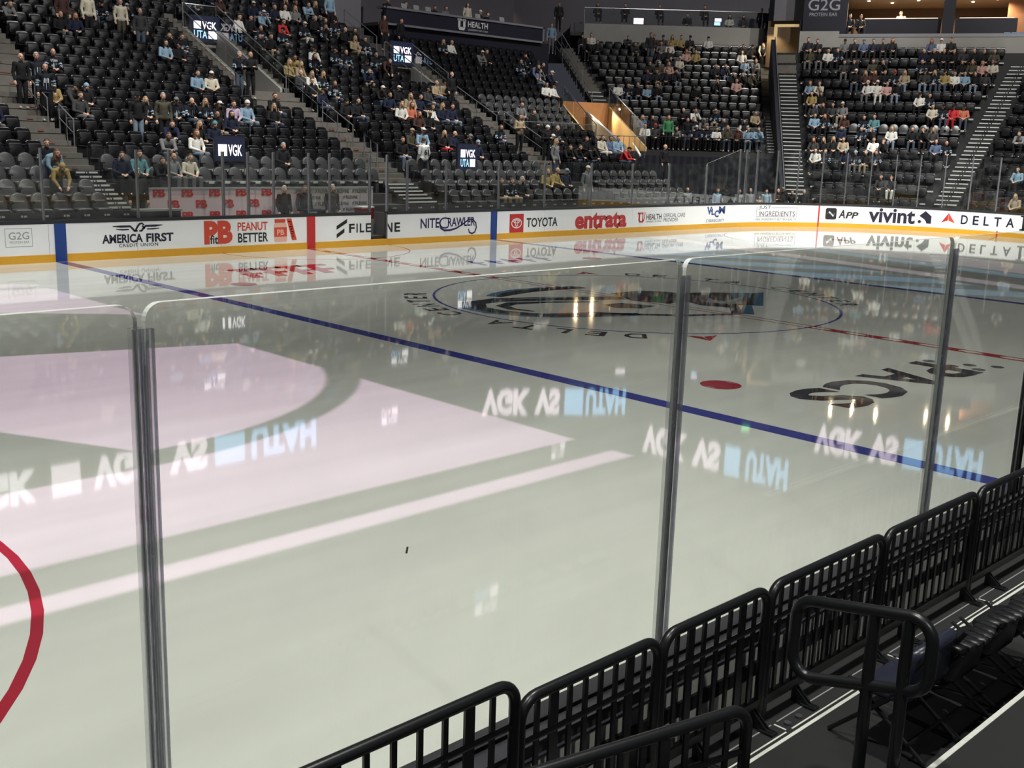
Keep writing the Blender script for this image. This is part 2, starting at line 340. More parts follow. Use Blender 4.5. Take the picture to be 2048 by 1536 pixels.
ROWN={'S0':(0,17),'S1':(2,22),'S2':(0,24),'S3':(0,19),'S4':(-1,12),'S5':(0,14),'S6':(0,14)}
PITCH={'S4':.54,'S5':.49,'S6':.49}
def seatlist():
    out=[]
    for sec,(a,b) in ROWN.items():
        pt=PITCH.get(sec,.56)
        for n in range(a,b):
            l,r=rowspan(sec,n); k=int((r-l)/pt+.01); off=(r-l-k*pt)/2
            for i in range(k):
                s=(l+off+pt*(i+.5)) if sec!='S1' and sec!='S0' else ((l+pt*(i+.5)) if sec=='S1' else r-pt*(i+.5))
                out.append((sec,n,i,s,k))
    return out


# ------------------------------------------------------------------ ice sheet and its paint
HW, HL, RR = 12.95, 30.48, 8.53
def rink_outline(off=0.0, n=16):
    out = []
    for sx, sy, a0 in ((1, 1, 0), (-1, 1, 90), (-1, -1, 180), (1, -1, 270)):
        for i in range(n+1):
            a = R_(a0+90*i/n); out.append((sx*(HL-RR)+(RR-off)*math.cos(a), sy*(HW-RR)+(RR-off)*math.sin(a)))
    return out
m = MB(); pts = rink_outline(0)
m.prism(pts, lambda x, y: (x, y, 0), lambda x, y: (x, y, -.12))
ice = m.build('floor', ICE); tag(ice, 'glossy white rink ice sheet with painted lines', 'ice rink', kind='structure')
m = MB(); m.box2((-48, -40, -.30), (60, 60, -.13)); slab = m.build('floor_slab', CONCD); tag(slab, 'dark concrete slab under the rink and the stands', 'floor', kind='structure')
Z1 = .0012
def flat(z=Z1): return lambda x, y: (x, y, z)
def paint(name, mats, fn):
    mb = MB(); fn(mb); o = mb.build(name, mats, ice); return o
for sx in (-1, 1):
    paint('blue_line', ICEBLUE, lambda mb: poly(mb, [(sx*7.62, -12.9), (sx*7.925, -12.9), (sx*7.925, 12.9), (sx*7.62, 12.9)], flat()))
    paint('goal_line', ICERED, lambda mb: poly(mb, [(sx*27.1, -11.1), (sx*27.15, -11.1), (sx*27.15, 11.1), (sx*27.1, 11.1)], flat()))
    for s in (-1, 1): paint('trapezoid_line', ICERED, lambda mb: stroke(mb, [(sx*27.13, s*3.35), (sx*30.4, s*4.27)], .05, flat(Z1*2)))
def centre_line(mb):
    for y0, y1 in ((-12.9, -4.57), (4.57, 12.9)): poly(mb, [(-.15, y0), (.15, y0), (.15, y1), (-.15, y1)], flat())
    for s in (-.13, .13): poly(mb, [(s-.02, -4.57), (s+.02, -4.57), (s+.02, 4.57), (s-.02, 4.57)], flat(Z1*3))
    y = -12.3
    while y < 12.6:
        if abs(y) > 4.8: poly(mb, [(.09*math.cos(t*math.pi/6), y+.22*math.sin(t*math.pi/6)) for t in range(12)], flat(Z1*2), 1)
        y += .75
paint('red_centre_line', [ICERED, ICE], centre_line)
def ring(mb, cx, cy_, r, wd, a0=0, a1=360, z=Z1, n=72): stroke(mb, [(cx+r*math.cos(R_(a0+(a1-a0)*i/n)), cy_+r*math.sin(R_(a0+(a1-a0)*i/n))) for i in range(n+1)], wd, flat(z))
paint('centre_circle', ICEBLUE, lambda mb: ring(mb, 0, 0, 4.57, .06))
paint('referee_crease', ICERED, lambda mb: ring(mb, 0, 12.95, 3.05, .05, 180, 360))
for sx in (-1, 1):
    for sy in (-1, 1):
        paint('end_circle', ICERED, lambda mb: ring(mb, sx*21.03, sy*6.71, 4.57, .06 if sx > 0 else .085))
        for cx in (6.1, 21.03):
            def dot(mb, cx=cx):
                ring(mb, sx*cx, sy*6.71, .29, .03, z=Z1*2, n=32)
                for s in (-1, 1): poly(mb, [(sx*cx+.26*math.cos(R_(a)), sy*6.71+s*.02+.26*math.sin(R_(a))) for a in [(s*90-78+156*i/14) for i in range(15)]], flat(Z1*2))
                poly(mb, [(sx*cx-.24, sy*6.71-.1), (sx*cx+.24, sy*6.71-.1), (sx*cx+.24, sy*6.71+.1), (sx*cx-.24, sy*6.71+.1)], flat(Z1*2.5))
            paint('faceoff_dot', ICERED, dot)
def ring_words(mb):
    for rot in (0, 180):
        def let(ch, ang, wd, mi=0, r0=4.74, h=.5):
            k = R_(ang+rot); fn = lambda a, b: ((r0+h*b)*math.cos(k-(a-wd/2)/5.0), (r0+h*b)*math.sin(k-(a-wd/2)/5.0), Z1*2)
            put_text(mb, ch, 0, wd, 0, 1, fn, mi, .02)
        for ch, a, wd in zip('DELTACENTER', (219.9, 211.6, 203.9, 195.8, 187.6, 171.9, 165.0, 158.2, 151.3, 145.0, 138.2), (.42, .36, .34, .40, .46)+(.40, .32, .38, .36, .32, .36)):
            let(ch, a, wd)
        k = R_(234.7+rot)
        f2 = lambda a, b: ((4.74+b)*math.cos(k-a/5.0), (4.74+b)*math.sin(k-a/5.0), Z1*2)
        poly(mb, [(-.36, 0), (0, .58), (-.02, .16)], f2, 1); poly(mb, [(.36, 0), (0, .58), (.02, .16)], f2, 2)
paint('ring_lettering', [ICEBLK, ICERED, ICERED], ring_words)
def emblem(mb):
    F = flat(Z1*1.5); G = flat(Z1*2.2); H = flat(Z1*1.0)
    A = [(.57, 2.09), (-.41, 2.31), (-1.21, 2.34), (-1.94, 2.17), (-2.42, 1.95)]
    B = [(.07, .23), (-1.61, 1.15), (-2.71, 1.61), (-3.49, 1.55), (-3.93, .99), (-3.94, .39), (-3.64, -.28), (-3.19, -.71), (-2.49, -1.09), (-1.63, -1.49)]
    Cc = [(-1.01, .21), (-2.16, .82), (-2.87, 1.05), (-3.31, .9), (-3.44, .47), (-3.28, -.03)]
    stroke(mb, A, [.34, .42, .42, .36, .12], F); stroke(mb, [(x-.08, y+.14) for x, y in A], [.3, .42, .46, .44, .3], H, 1)
    stroke(mb, B, [.34, .5, .5, .46, .42, .4, .36, .32, .3, .26], F); stroke(mb, [(x-.16, y-.02) for x, y in B], [.3, .5, .52, .5, .46, .44, .4, .4, .38, .34], H, 1)
    stroke(mb, Cc, [.1, .26, .32, .3, .24, .1], F)
    poly(mb, [(.33, 1.01), (.7, .96), (1.32, .94), (1.8, .37), (1.84, .09), (2.5, -.13), (3.51, -.93), (1.66, -2.11), (1.35, -1.91), (.73, -2.42), (.33, -2.74), (.17, -2.55), (.83, -2.04), (.59, -1.43), (.77, -.92), (.19, -.88), (-.23, -.14), (.12, .46)], F)
    poly(mb, [(3.51, -.92), (3.85, -.95), (1.75, -2.32), (1.6, -2.12)], H, 1); poly(mb, [(1.41, -2.0), (1.62, -2.1), (.44, -2.95), (.27, -2.7)], H, 1)
    stroke(mb, [(-3.23, -.44), (-2.28, -.9), (-1.78, -1.51), (-.93, -2.2), (-.19, -2.54), (.33, -2.74)], [.05, .2, .24, .24, .2, .1], F)
    poly(mb, [(1.83, -.76), (1.57, -1.1), (1.62, -1.35), (2.7, -1.13), (1.54, -1.88), (1.23, -1.53), (1.08, -1.21)], G, 2)
    poly(mb, [(.28, -.52), (1.19, -.2), (.91, -.52), (.38, -.68)], G, 3); poly(mb, [(-1.3, -.15), (-.69, -.22), (-.4, -.96), (-.97, -1.04), (-1.4, -.62)], F)
    stroke(mb, [(.1, .5), (-1.2, 1.15), (-2.4, 1.5)], [.05, .13, .05], G, 2)
paint('centre_emblem', [ICEBLK, ICELB, ICELG, ICEGRY], emblem)
def near_word(mb):
    x = -1.72
    for ch, wd in (('P', .88), ('A', 1.1), ('C', 1.05), ('S', .92)):
        put_text(mb, ch, 0, wd, 0, 1, lambda a, b, x0=x: (x0-a, -7.62-b*1.16, Z1*2), 0, .035); x -= wd+.1
    for px, py in ((-1.52, -7.75), (-1.62, -8.2), (-1.28, -8.35), (-1.55, -8.62), (-1.05, -8.72)):
        poly(mb, [(px+.11*math.cos(t*math.pi/7), py+.11*math.sin(t*math.pi/7)) for t in range(14)], flat(Z1*2), 1)
paint('ice_lettering', [ICEBLK, ICEGRY], near_word)
def far_red(mb):
    for x0, wd in ((-5.3, .55), (-4.6, .6), (-3.85, .5), (-3.2, .65)):
        poly(mb, [(x0, 7.6), (x0+.3, 7.6), (x0+.75, 9.4), (x0+.45, 9.4)], flat(Z1*2)); poly(mb, [(x0+.2, 9.4), (x0+wd+.5, 9.4), (x0+wd+.42, 9.05), (x0+.2, 9.05)], flat(Z1*2.2))
        poly(mb, [(x0+.1, 8.5), (x0+wd+.2, 8.5), (x0+wd+.1, 8.2), (x0+.1, 8.2)], flat(Z1*2.4))
paint('red_ice_artwork', ICERED, far_red)
def far_blue(mb):
    for i in range(5):
        x0 = 1.7+i*.66; poly(mb, [(x0, 6.9), (x0+.18, 6.9), (x0+.42, 7.9), (x0+.24, 7.9)], flat(Z1*2)); poly(mb, [(x0+.05, 7.35), (x0+.5, 7.35), (x0+.55, 7.55), (x0+.1, 7.55)], flat(Z1*2.2))
paint('blue_ice_artwork', ICEBLUE, far_blue)
m = MB(); m.box((-16.02, -4.8, .012), (.045, .03, .022), .4); tag(m.build('puck_chip', INKK), 'tiny dark scrap lying on the pink-lit ice', 'debris')
m = MB(); m.box((-13.93, -9.03, .006), (.015, .13, .01), -.75); tag(m.build('twig_scrap', INKK), 'thin dark sliver lying on the near ice', 'debris')

# ------------------------------------------------------------------ dasher boards
def bpt(s, off, z):
    """a point s metres along the far boards (round the corner past x = 21.95), off metres in front of their face"""
    if s <= CX: return (s, HW-off, z)
    th = math.pi/2-(s-CX)/RR
    if th > 0: return (CX+(RR-off)*math.cos(th), CY+(RR-off)*math.sin(th), z)
    return (CX+RR-off, CY-(s-CX-RR*math.pi/2), z)
def strip(mb, s0, s1, z0, z1, off0, off1, mi=0, step=.35):
    """a slab following the boards between two depths"""
    n = 1 if s1 <= CX else max(1, int((s1-s0)/step)); V = []
    for i in range(n+1):
        s = s0+(s1-s0)*i/n; V += [bpt(s, off0, z0), bpt(s, off0, z1), bpt(s, off1, z1), bpt(s, off1, z0)]
    F = []
    for i in range(n):
        for j in range(4): F.append((4*i+j, 4*i+(j+1) % 4, 4*i+4+(j+1) % 4, 4*i+4+j))
    F += [(3, 2, 1, 0), (4*n, 4*n+1, 4*n+2, 4*n+3)]; mb.add(V, F, mi)
SEND = CX+RR*math.pi/2+8.0
GATE0, GATE1 = 2.31, 2.985
boards = empty('dasher_board', (0, HW, 0)); tag(boards, 'white dasher boards with sponsor logos and yellow kick plate along the far side', 'rink boards')
boards.location = (0, 0, 0)
seams = [-14, -10.6, -8.07, -5.66, -3.1, -.15, GATE0]; seams2 = [GATE1, 5.5, 7.8, 10.4, 13, 15.5, 17.9, 20.6, 22.6, 24.9, 27.2, 29.5, 31.9, 34.2, SEND]
for sg in (seams, seams2):
    for a, b in zip(sg[:-1], sg[1:]):
        mb = MB(); strip(mb, a+.004, b-.004, .20, 1.0, 0, -.11); mb.build('board_panel', WHITE_BOARD, boards)
for a, b in ((-14, GATE0), (GATE0, GATE1), (GATE1, 21.9), (21.9, SEND)):
    mb = MB(); strip(mb, a, b, 0.0, .205, .012, -.11); mb.build('kick_plate', YELLOW, boards)
for a, b in ((-14, GATE0), (GATE1, SEND)):
    mb = MB(); strip(mb, a, b, .995, 1.085, .012, -.16); mb.build('cap_rail', CAPDARK, boards)
def ad(name, mats, fn, off=.004):
    mb = MB(); fn(mb, lambda s, z: bpt(s, off, z)); o = mb.build(name, mats, boards); return o
def rect(mb, F, s0, s1, z0, z1, mi=0, n=1):
    for i in range(n): poly(mb, [(s0+(s1-s0)*i/n, z0), (s0+(s1-s0)*(i+1)/n, z0), (s0+(s1-s0)*(i+1)/n, z1), (s0+(s1-s0)*i/n, z1)], F, mi)
def frame(mb, F, s0, s1, z0, z1, t, mi=0, n=1):
    rect(mb, F, s0, s1, z0, z0+t, mi, n); rect(mb, F, s0, s1, z1-t, z1, mi, n); rect(mb, F, s0, s0+t, z0, z1, mi); rect(mb, F, s1-t, s1, z0, z1, mi)
ad('blue_stripe', INKB, lambda mb, F: rect(mb, F, -7.925, -7.62, 0.005, 1.0), .016)
ad('blue_stripe', INKB, lambda mb, F: rect(mb, F, 7.62, 7.925, 0.005, 1.0), .016)
ad('red_stripe', INKR, lambda mb, F: rect(mb, F, -.15, .15, 0.005, 1.0), .016)
ad('goal_stripe', INKR, lambda mb, F: rect(mb, F, 27.38, 27.45, 0.005, 1.0), .016)
ad('trapezoid_mark', INKR, lambda mb, F: rect(mb, F, 35.42, 35.48, 0.005, .24), .016)
def a_g2g(mb, F):
    frame(mb, F, -9.17, -8.49, .433, .905, .012); put_text(mb, 'G2G', -9.08, -8.57, .62, .81, F, 0, .01); put_text(mb, 'PROTEIN BAR', -9.06, -8.57, .52, .585, F)
ad('sponsor_lettering', INKG, a_g2g)
def a_af(mb, F):
    put_text(mb, 'AMERICA', -6.655, -5.50, .425, .665, F, 0, .035); put_text(mb, 'FIRST', -5.40, -4.591, .425, .665, F, 0, .035)
    put_text(mb, 'CREDIT UNION', -6.19, -5.06, .312, .405, F, 0, .01, 0, 1.15)
ad('sponsor_lettering', INK, a_af)
def a_eagle(mb, F):
    c = -5.63
    for sgn in (-1, 1):
        stroke(mb, [(c+sgn*.72, .885), (c+sgn*.5, .87), (c+sgn*.22, .87), (c+sgn*.15, .80), (c+sgn*.10, .74), (c+sgn*.03+.02*(sgn < 0), .74)], [.02, .06, .055, .055, .055, .04], F)
        stroke(mb, [(c+sgn*.62, .80), (c+sgn*.45, .785), (c+sgn*.26, .785)], [.015, .04, .03], F)
    stroke(mb, [(c-.08, .74), (c-.01, .86), (c+.05, .93), (c+.12, .945), (c+.17, .90), (c+.13, .87), (c+.2, .80)], [.05, .055, .055, .05, .05, .045, .05], F)
ad('sponsor_emblem', INK, a_eagle)
def a_pb(mb, F):
    put_text(mb, 'P', -3.643, -3.20, .282, .955, F, 0, .06); put_text(mb, 'B', -3.21, -2.726, .282, .955, F, 0, .06)
    put_text(mb, 'PEANUT', -2.557, -1.545, .635, .885, F, 0, .02)
    put_text(mb, 'fit', -3.46, -3.20, .288, .545, lambda s, z: bpt(s, .0055, z), 1, .02); put_text(mb, 'BETTER', -2.549, -1.534, .295, .57, F, 1, .02)
ad('sponsor_lettering', [INKO, INKK], a_pb)
def a_jar(mb, F):
    F2 = lambda s, z: bpt(s, .0055, z)
    poly(mb, [(-1.3, .26), (-.9, .26), (-.87, .3), (-.87, .78), (-.92, .83), (-1.28, .83), (-1.32, .78), (-1.32, .3)], F, 1)
    rect(mb, F2, -1.32, -.87, .42, .70, 0); rect(mb, F, -1.30, -.92, .84, .95, 0); put_text(mb, 'PB', -1.22, -.97, .47, .64, lambda s, z: bpt(s, .0065, z), 1, .03)
    k = lambda s, z: bpt(-.9+.10+s*.9+.30*(1-z)*.62, .006, .30+z*.66)
    poly(mb, [(-.09, 0), (.10, 0), (.10, 1), (-.09, 1)], k, 0); put_text(mb, 'PBfit', .12, .9, -.055, .06, lambda a, b: k(b, 1-a), 1)
ad('sponsor_emblem', [INKO, INKP], a_jar)
def a_file(mb, F):
    poly(mb, [(.958, .56), (.958, .68), (1.362, .894), (1.362, .77)], F); poly(mb, [(.958, .296), (.958, .42), (1.26, .60), (1.26, .47)], F)
    for ch, a, b in (('F', 1.44, 1.66), ('I', 1.73, 1.78), ('L', 1.86, 2.04)): put_text(mb, ch, a, b, .446, .735, F, 0, .03)
    poly(mb, [(2.10, .446), (2.305, .446), (2.305, .50), (2.16, .50), (2.16, .565), (2.305, .565), (2.305, .615), (2.16, .615), (2.16, .68), (2.305, .68), (2.305, .735), (2.10, .735)], F)
ad('sponsor_lettering', INKK, a_file)
def a_ne(mb, F):
    poly(mb, [(2.99, .63), (3.12, .42), (3.19, .42), (3.19, .73), (3.13, .73), (3.13, .52), (2.99, .73)], F); put_text(mb, 'E', 3.27, 3.506, .42, .73, F, 0, .03)
ad('sponsor_lettering', INKK, a_ne)
def a_nite(mb, F):
    put_text(mb, 'NITE', 4.382, 5.22, .50, .83, F, 0, .02); put_text(mb, 'C', 5.20, 5.62, .46, .85, F); put_text(mb, 'RAWLER', 5.60, 6.86, .52, .83, F, 0, .02)
    stroke(mb, [(5.25, .62), (5.28, .48), (5.45, .40), (5.7, .40), (6.0, .46), (6.3, .60), (6.55, .74), (6.75, .74), (6.9, .62), (6.93, .46), (6.86, .30), (6.73, .25), (6.6, .30), (6.56, .42)], [.04, .06, .07, .07, .06, .05, .05, .05, .06, .06, .06, .06, .06, .04], F)
ad('sponsor_lettering', INKV, a_nite)
def a_toy(mb, F):
    rect(mb, F, 8.561, 9.278, .212, .885, 0); F2 = lambda s, z: bpt(s, .006, z)
    el = lambda cx, cz, a, b, n=28: [(cx+a*math.cos(2*math.pi*i/n), cz+b*math.sin(2*math.pi*i/n)) for i in range(n+1)]
    stroke(mb, el(8.92, .55, .25, .165), .035, F2, 1); stroke(mb, el(8.92, .615, .15, .05), .028, F2, 1); stroke(mb, el(8.92, .57, .065, .13), .028, F2, 1)
    put_text(mb, 'TOYOTA', 9.432, 11.094, .385, .725, F, 2, .02)
ad('sponsor_lettering', [INKR, INKW, INKK], a_toy)
def a_ent(mb, F):
    put_text(mb, 'entrata', 12.071, 15.149, .23, .86, F, 0, .045)
    rect(mb, F, 13.28, 13.38, .20, .27); rect(mb, F, 14.55, 14.65, .20, .27)
ad('sponsor_lettering', INKR, a_ent)
def a_uh(mb, F):
    rect(mb, F, 15.84, 16.06, .72, .79); rect(mb, F, 15.9, 16.0, .45, .75); poly(mb, [(15.9, .5), (15.97, .38), (16.2, .38), (16.28, .5), (16.18, .5), (16.14, .45), (16.0, .45), (16.0, .5)], F); rect(mb, F, 16.14, 16.2, .45, .74); rect(mb, F, 16.08, 16.2, .72, .79)
    poly(mb, [(16.23, .46), (16.27, .46), (16.34, .79), (16.29, .79)], F)
    put_text(mb, 'HEALTH', 16.40, 17.41, .484, .711, F, 1, .02); put_text(mb, 'UNIVERSITY OF UTAH', 16.40, 17.40, .37, .44, F, 1)
ad('sponsor_lettering', [INKR, INKDG], a_uh)
def a_ocp(mb, F): put_text(mb, 'OFFICIAL CARE', 17.538, 19.02, .555, .72, F); put_text(mb, 'PROVIDER', 17.557, 18.551, .372, .52, F)
ad('sponsor_lettering', INKDG, a_ocp)
def a_vl(mb, F):
    for ch, a, b, c, d in (('V', 20.59, 20.95, .60, .94), ('L', 20.93, 21.16, .58, .86), ('C', 21.16, 21.48, .47, .78), ('M', 21.46, 21.94, .62, .945)): put_text(mb, ch, a, b, c, d, F, 0, .04)
    rect(mb, F, 20.88, 20.96, .72, .79); put_text(mb, 'CYBERSECURITY', 20.561, 21.915, .27, .395, F)
ad('sponsor_lettering', INKB, a_vl)
def a_ji(mb, F):
    rect(mb, F, 24.068, 26.317, .436, .452, 0, 6); rect(mb, F, 24.95, 26.317, .855, .871, 0, 4); rect(mb, F, 24.068, 24.16, .855, .871); rect(mb, F, 24.068, 24.085, .436, .871); rect(mb, F, 26.30, 26.317, .436, .871)
    put_text(mb, 'JUST', 24.197, 24.895, .754, .955, F, 0, .005); put_text(mb, 'INGREDIENTS', 24.225, 26.22, .47, .70, F, 0, .005); put_text(mb, 'REAL INGREDIENTS BETTER HEALTH', 24.04, 26.296, .285, .38, F)
ad('sponsor_lettering', INKDG, a_ji)
def a_nhl(mb, F):
    poly(mb, rrect(27.743, .364, 28.268, .896, .09), F, 0); F2 = lambda s, z: bpt(s, .006, z); F3 = lambda s, z: bpt(s, .008, z)
    sh = [(28.0, .43), (28.14, .52), (28.17, .66), (28.13, .72), (28.15, .80), (28.06, .78), (28.0, .83), (27.94, .78), (27.86, .80), (27.88, .72), (27.84, .66), (27.87, .52)]
    poly(mb, sh, F2, 1); poly(mb, [(28.0+(x-28.0)*.82, .64+(z-.64)*.82) for x, z in sh], F3, 0); stroke(mb, [(27.9, .72), (28.11, .55)], .07, lambda s, z: bpt(s, .01, z), 1)
    put_text(mb, 'NHL', 27.9, 28.1, .58, .68, lambda s, z: bpt(s, .012, z), 0)
    put_text(mb, 'A', 28.364, 28.68, .434, .828, F, 0, .03, .2); put_text(mb, 'PP', 28.70, 29.291, .434, .74, F, 0, .03, .2)
ad('sponsor_lettering', [INKK, INKW], a_nhl)
def a_viv(mb, F):
    put_text(mb, 'vivint', 29.752, 31.82, .30, .965, F, 0, .03)
    poly(mb, [(32.527, .361), (32.527, .70), (32.25, .93), (31.99, .70), (32.08, .64), (32.22, .55), (32.3, .45), (32.33, .361)], F)
    poly(mb, [(32.02+.075*math.cos(t*math.pi/8), .435+.075*math.sin(t*math.pi/8)) for t in range(16)], F)
ad('sponsor_lettering', INK, a_viv)
def a_del(mb, F):
    poly(mb, [(32.962, .445), (33.26, .896), (33.25, .56)], F, 0); poly(mb, [(33.566, .445), (33.26, .896), (33.27, .56)], F, 1)
    x = 33.814
    for ch, wd in zip('DELTA', (.30, .26, .24, .32, .36)):
        put_text(mb, ch, x, x+wd, .43, .84, F, 2, .02); x += wd+.215
ad('sponsor_lettering', [INKR, INKO, INK], a_del)
def a_ser(mb, F): rect(mb, F, 36.5, 36.62, .336, .98); rect(mb, F, 36.4, 36.72, .336, .40); rect(mb, F, 36.4, 36.72, .92, .98)
ad('sponsor_lettering', INKK, a_ser)
# the open gate leaf, swung back behind the boards
gate = empty('rink_gate', (GATE1, 13.02, 0)); tag(gate, 'dark open gate swung back in the far boards between FILE and NE', 'gate')
m = MB(); m.box((.035, .36, .62), (.07, .66, .84)); m.build('gate_leaf', mat('gate_grey', (.12, .12, .125), .5), gate)
m = MB(); m.box((-.03, -.03, .62), (.05, .06, .86)); m.build('gate_post', ALUD, gate)
m = MB(); m.box2((2.31, 13.02, .0), (2.985, 14.3, .2)); tag(m.build('floor_gate_step', CONCD), 'dark step behind the open rink gate', 'floor', kind='structure')

# ------------------------------------------------------------------ glass along the far boards
def pane_geo(mb, p0, p1, z0, z1a, z1b=None, t=.013):
    z1b = z1a if z1b is None else z1b
    a = Vector((p0[0], p0[1], 0)); b = Vector((p1[0], p1[1], 0)); n = (b-a).normalized().cross(Vector((0, 0, 1)))*t/2
    V = [a+n, b+n, b-n, a-n]; vs = [Vector((q.x, q.y, z0)) for q in V]+[Vector((V[0].x, V[0].y, z1a)), Vector((V[1].x, V[1].y, z1b)), Vector((V[2].x, V[2].y, z1b)), Vector((V[3].x, V[3].y, z1a))]
    mb.add(vs, [(0, 4, 5, 1), (2, 6, 7, 3)], 0); mb.add(vs, [(4, 7, 6, 5), (0, 1, 2, 3), (1, 5, 6, 2), (3, 7, 4, 0)], 1)
def stanchion(p0, z0, z1, n2, wd=.05, label='', group=None):
    e = empty('glass_stanchion', (p0[0], p0[1], z0)); h = z1-z0; a = math.atan2(n2[1], n2[0])-math.pi/2
    e.rotation_euler = (0, 0, a)
    m1 = MB(); m1.box((0, .035, h/2), (wd, .05, h)); m1.build('post', ALUF, e)
    m2 = MB(); m2.box((0, -.025, h/2), (wd*.55, .02, h)); m2.build('clamp_strip', ALUD, e)
    tag(e, label, 'glass post', group); return e
PX = [-10.7, -8.14, -5.57, -4.62, -2.95, -2.13, -1.27, -.02, .75, 2.30]; PX2 = [3.0, 3.85, 5.55, 8.03, 10.39, 12.98, 15.46, 17.84, 20.47]
k = 0
for X, ztop in ((PX, 2.93), (PX2, 2.80)):
    for i, x in enumerate(X):
        k += 1; zt = (2.93 if x < 3.5 else 2.76)
        stanchion((x, 13.0), 1.085, zt-.02, (0, 1), .055 if x not in (-2.13, -2.95) else .075, 'aluminium glass post on the far boards, %s from the penalty-box side' % ORD[k], 'far glass posts')
    for i, (a, b) in enumerate(zip(X[:-1], X[1:])):
        mb = MB(); zt = 2.93 if b < 3.2 else 2.76; pane_geo(mb, (a+.02, 13.0), (b-.02, 13.0), 1.085, zt)
        o = mb.build('rink_glass_sheet', [GLASS, GEDGE]); tag(o, 'clear glass pane on the far boards, %s %s the open gate' % (ORD[(len(X)-1-i) if b < 3.2 else i+1], 'before' if b < 3.2 else 'after'), 'glass pane', 'far glass panes')
cdeg = [90, 83.7, 80.8, 76.3, 68.5, 61, 53, 45.4, 38, 30.7, 23.7, 16.5, 8.9, .9]
def cpt(d, r=8.6): return (CX+r*math.cos(R_(d)), CY+r*math.sin(R_(d)))
cp = [(20.47, 13.0)]+[cpt(d) for d in cdeg[1:]]+[(CX+8.6, 2.0), (CX+8.6, -.4)]
for i, q in enumerate(cp):
    if i == 0: continue
    nx, ny = (q[0]-CX, q[1]-CY) if i < len(cdeg) else (1, 0)
    stanchion(q, 1.085, 3.44 if i > 0 else 2.8, (nx, ny), .05 if i not in (2, 3) else .08, 'tall glass post on the curved corner boards, %s past the far straight' % ORD[i], 'corner glass posts')
for i, (a, b) in enumerate(zip(cp[:-1], cp[1:])):
    mb = MB(); pane_geo(mb, a, b, 1.085, 2.80 if i == 0 else 3.44, 3.44 if i == 0 else None)
    tag(mb.build('rink_glass_sheet', [GLASS, GEDGE]), 'tall clear glass pane on the corner boards, %s past the far straight' % ORD[i+1], 'glass pane', 'corner glass panes')

# ------------------------------------------------------------------ near boards and near glass
YN = -13.05
nb = empty('near_dasher_board', (0, 0, 0)); tag(nb, 'near dasher boards with dark cap seen from behind through the black barriers', 'rink boards')
GREYP = mat('grey_board_back', (.16, .16, .165), .5); WHITEP = mat('white_board_back', (.60, .60, .56), .45, var=.12, scale=50)
def nbox(name, mt, y0, y1, z0, z1, x0=-30.0, x1=28.0):
    mb = MB(); mb.box2((x0, y0, z0), (x1, y1, z1)); return mb.build(name, mt, nb)
nbox('board_face', WHITE_BOARD, -12.95, -13.0, .2, 1.01); nbox('kick_plate', YELLOW, -12.94, -13.0, 0, .2)
nbox('cap_rail', mat('cap_grey_purple', (.040, .039, .046), .45), -12.94, -13.16, 1.01, 1.065); nbox('cap_ledge', CAPDARK, -13.0, -13.175, .998, 1.01)
nbox('back_panel', WHITEP, -13.0, -13.15, .90, .998); nbox('back_rail', CAPDARK, -13.0, -13.165, .83, .90)
mb = MB(); x = -20.0
while x < -9: mb.box2((x, -13.0, .50), (x+.20, -13.15, .83)); x += .26
mb.build('rib_panel', WHITEP, nb); nbox('back_void', DECKD, -12.99, -13.06, .2, .84)
NPX = [-20.62, -18.16, -15.70, -13.06, -11.62, -9.1, -6.6]
names = ['beside the camera edge', 'with the pink artwork behind it', 'in front of the blue line', 'in front of the dark ice lettering', 'at the far end of the barriers', 'beyond the last barrier']
for i, (a, b) in enumerate(zip(NPX[:-1], NPX[1:])):
    mb = MB(); a2, b2 = a+.012, b-.012
    mb.prism([(a2, 1.065), (b2, 1.065)]+arc(b2-.05, 2.90, .05, 0, 90, 6)+arc(a2+.05, 2.90, .05, 90, 180, 6), lambda x, z: (x, YN-.012, z), lambda x, z: (x, YN+.012, z), 0, 1)
    tag(mb.build('near_rink_glass', [GLASSN, GEDGE]), 'clear near glass pane %s' % names[i], 'glass pane')
npn = ['where the two nearest panes meet', 'standing by the red faceoff dot', 'crossing the dark ice lettering', 'dark and partly hidden by the last barrier', 'farthest along the near boards']
for i, x in enumerate(NPX[1:-1]):
    e = empty('near_glass_stanchion', (x, YN, 1.065)); h = 2.88-1.065; M1, M2, M3 = (POSTC, CAPDARK, POSTS) if i != 3 else (BLACKM, BLACKM, BLACKM)
    for s in (-1, 1):
        mb = MB(); mb.box((s*.0175, -.016, h/2), (.025, .012, h)); mb.box((s*.027, -.0225, h/2), (.006, .010, h), mi=1); mb.box((s*.011, -.0225, h/2), (.004, .010, h), mi=1); mb.build('post_rib', [M1, M3], e)
    mb = MB(); mb.box((0, -.012, h/2), (.009, .01, h)); mb.build('post_gap', M3, e)
    mb = MB(); mb.box((0, .016, h/2), (.052, .01, h)); mb.build('post_back', M1, e)
    tag(e, 'slim aluminium glass post %s' % npn[i], 'glass post')

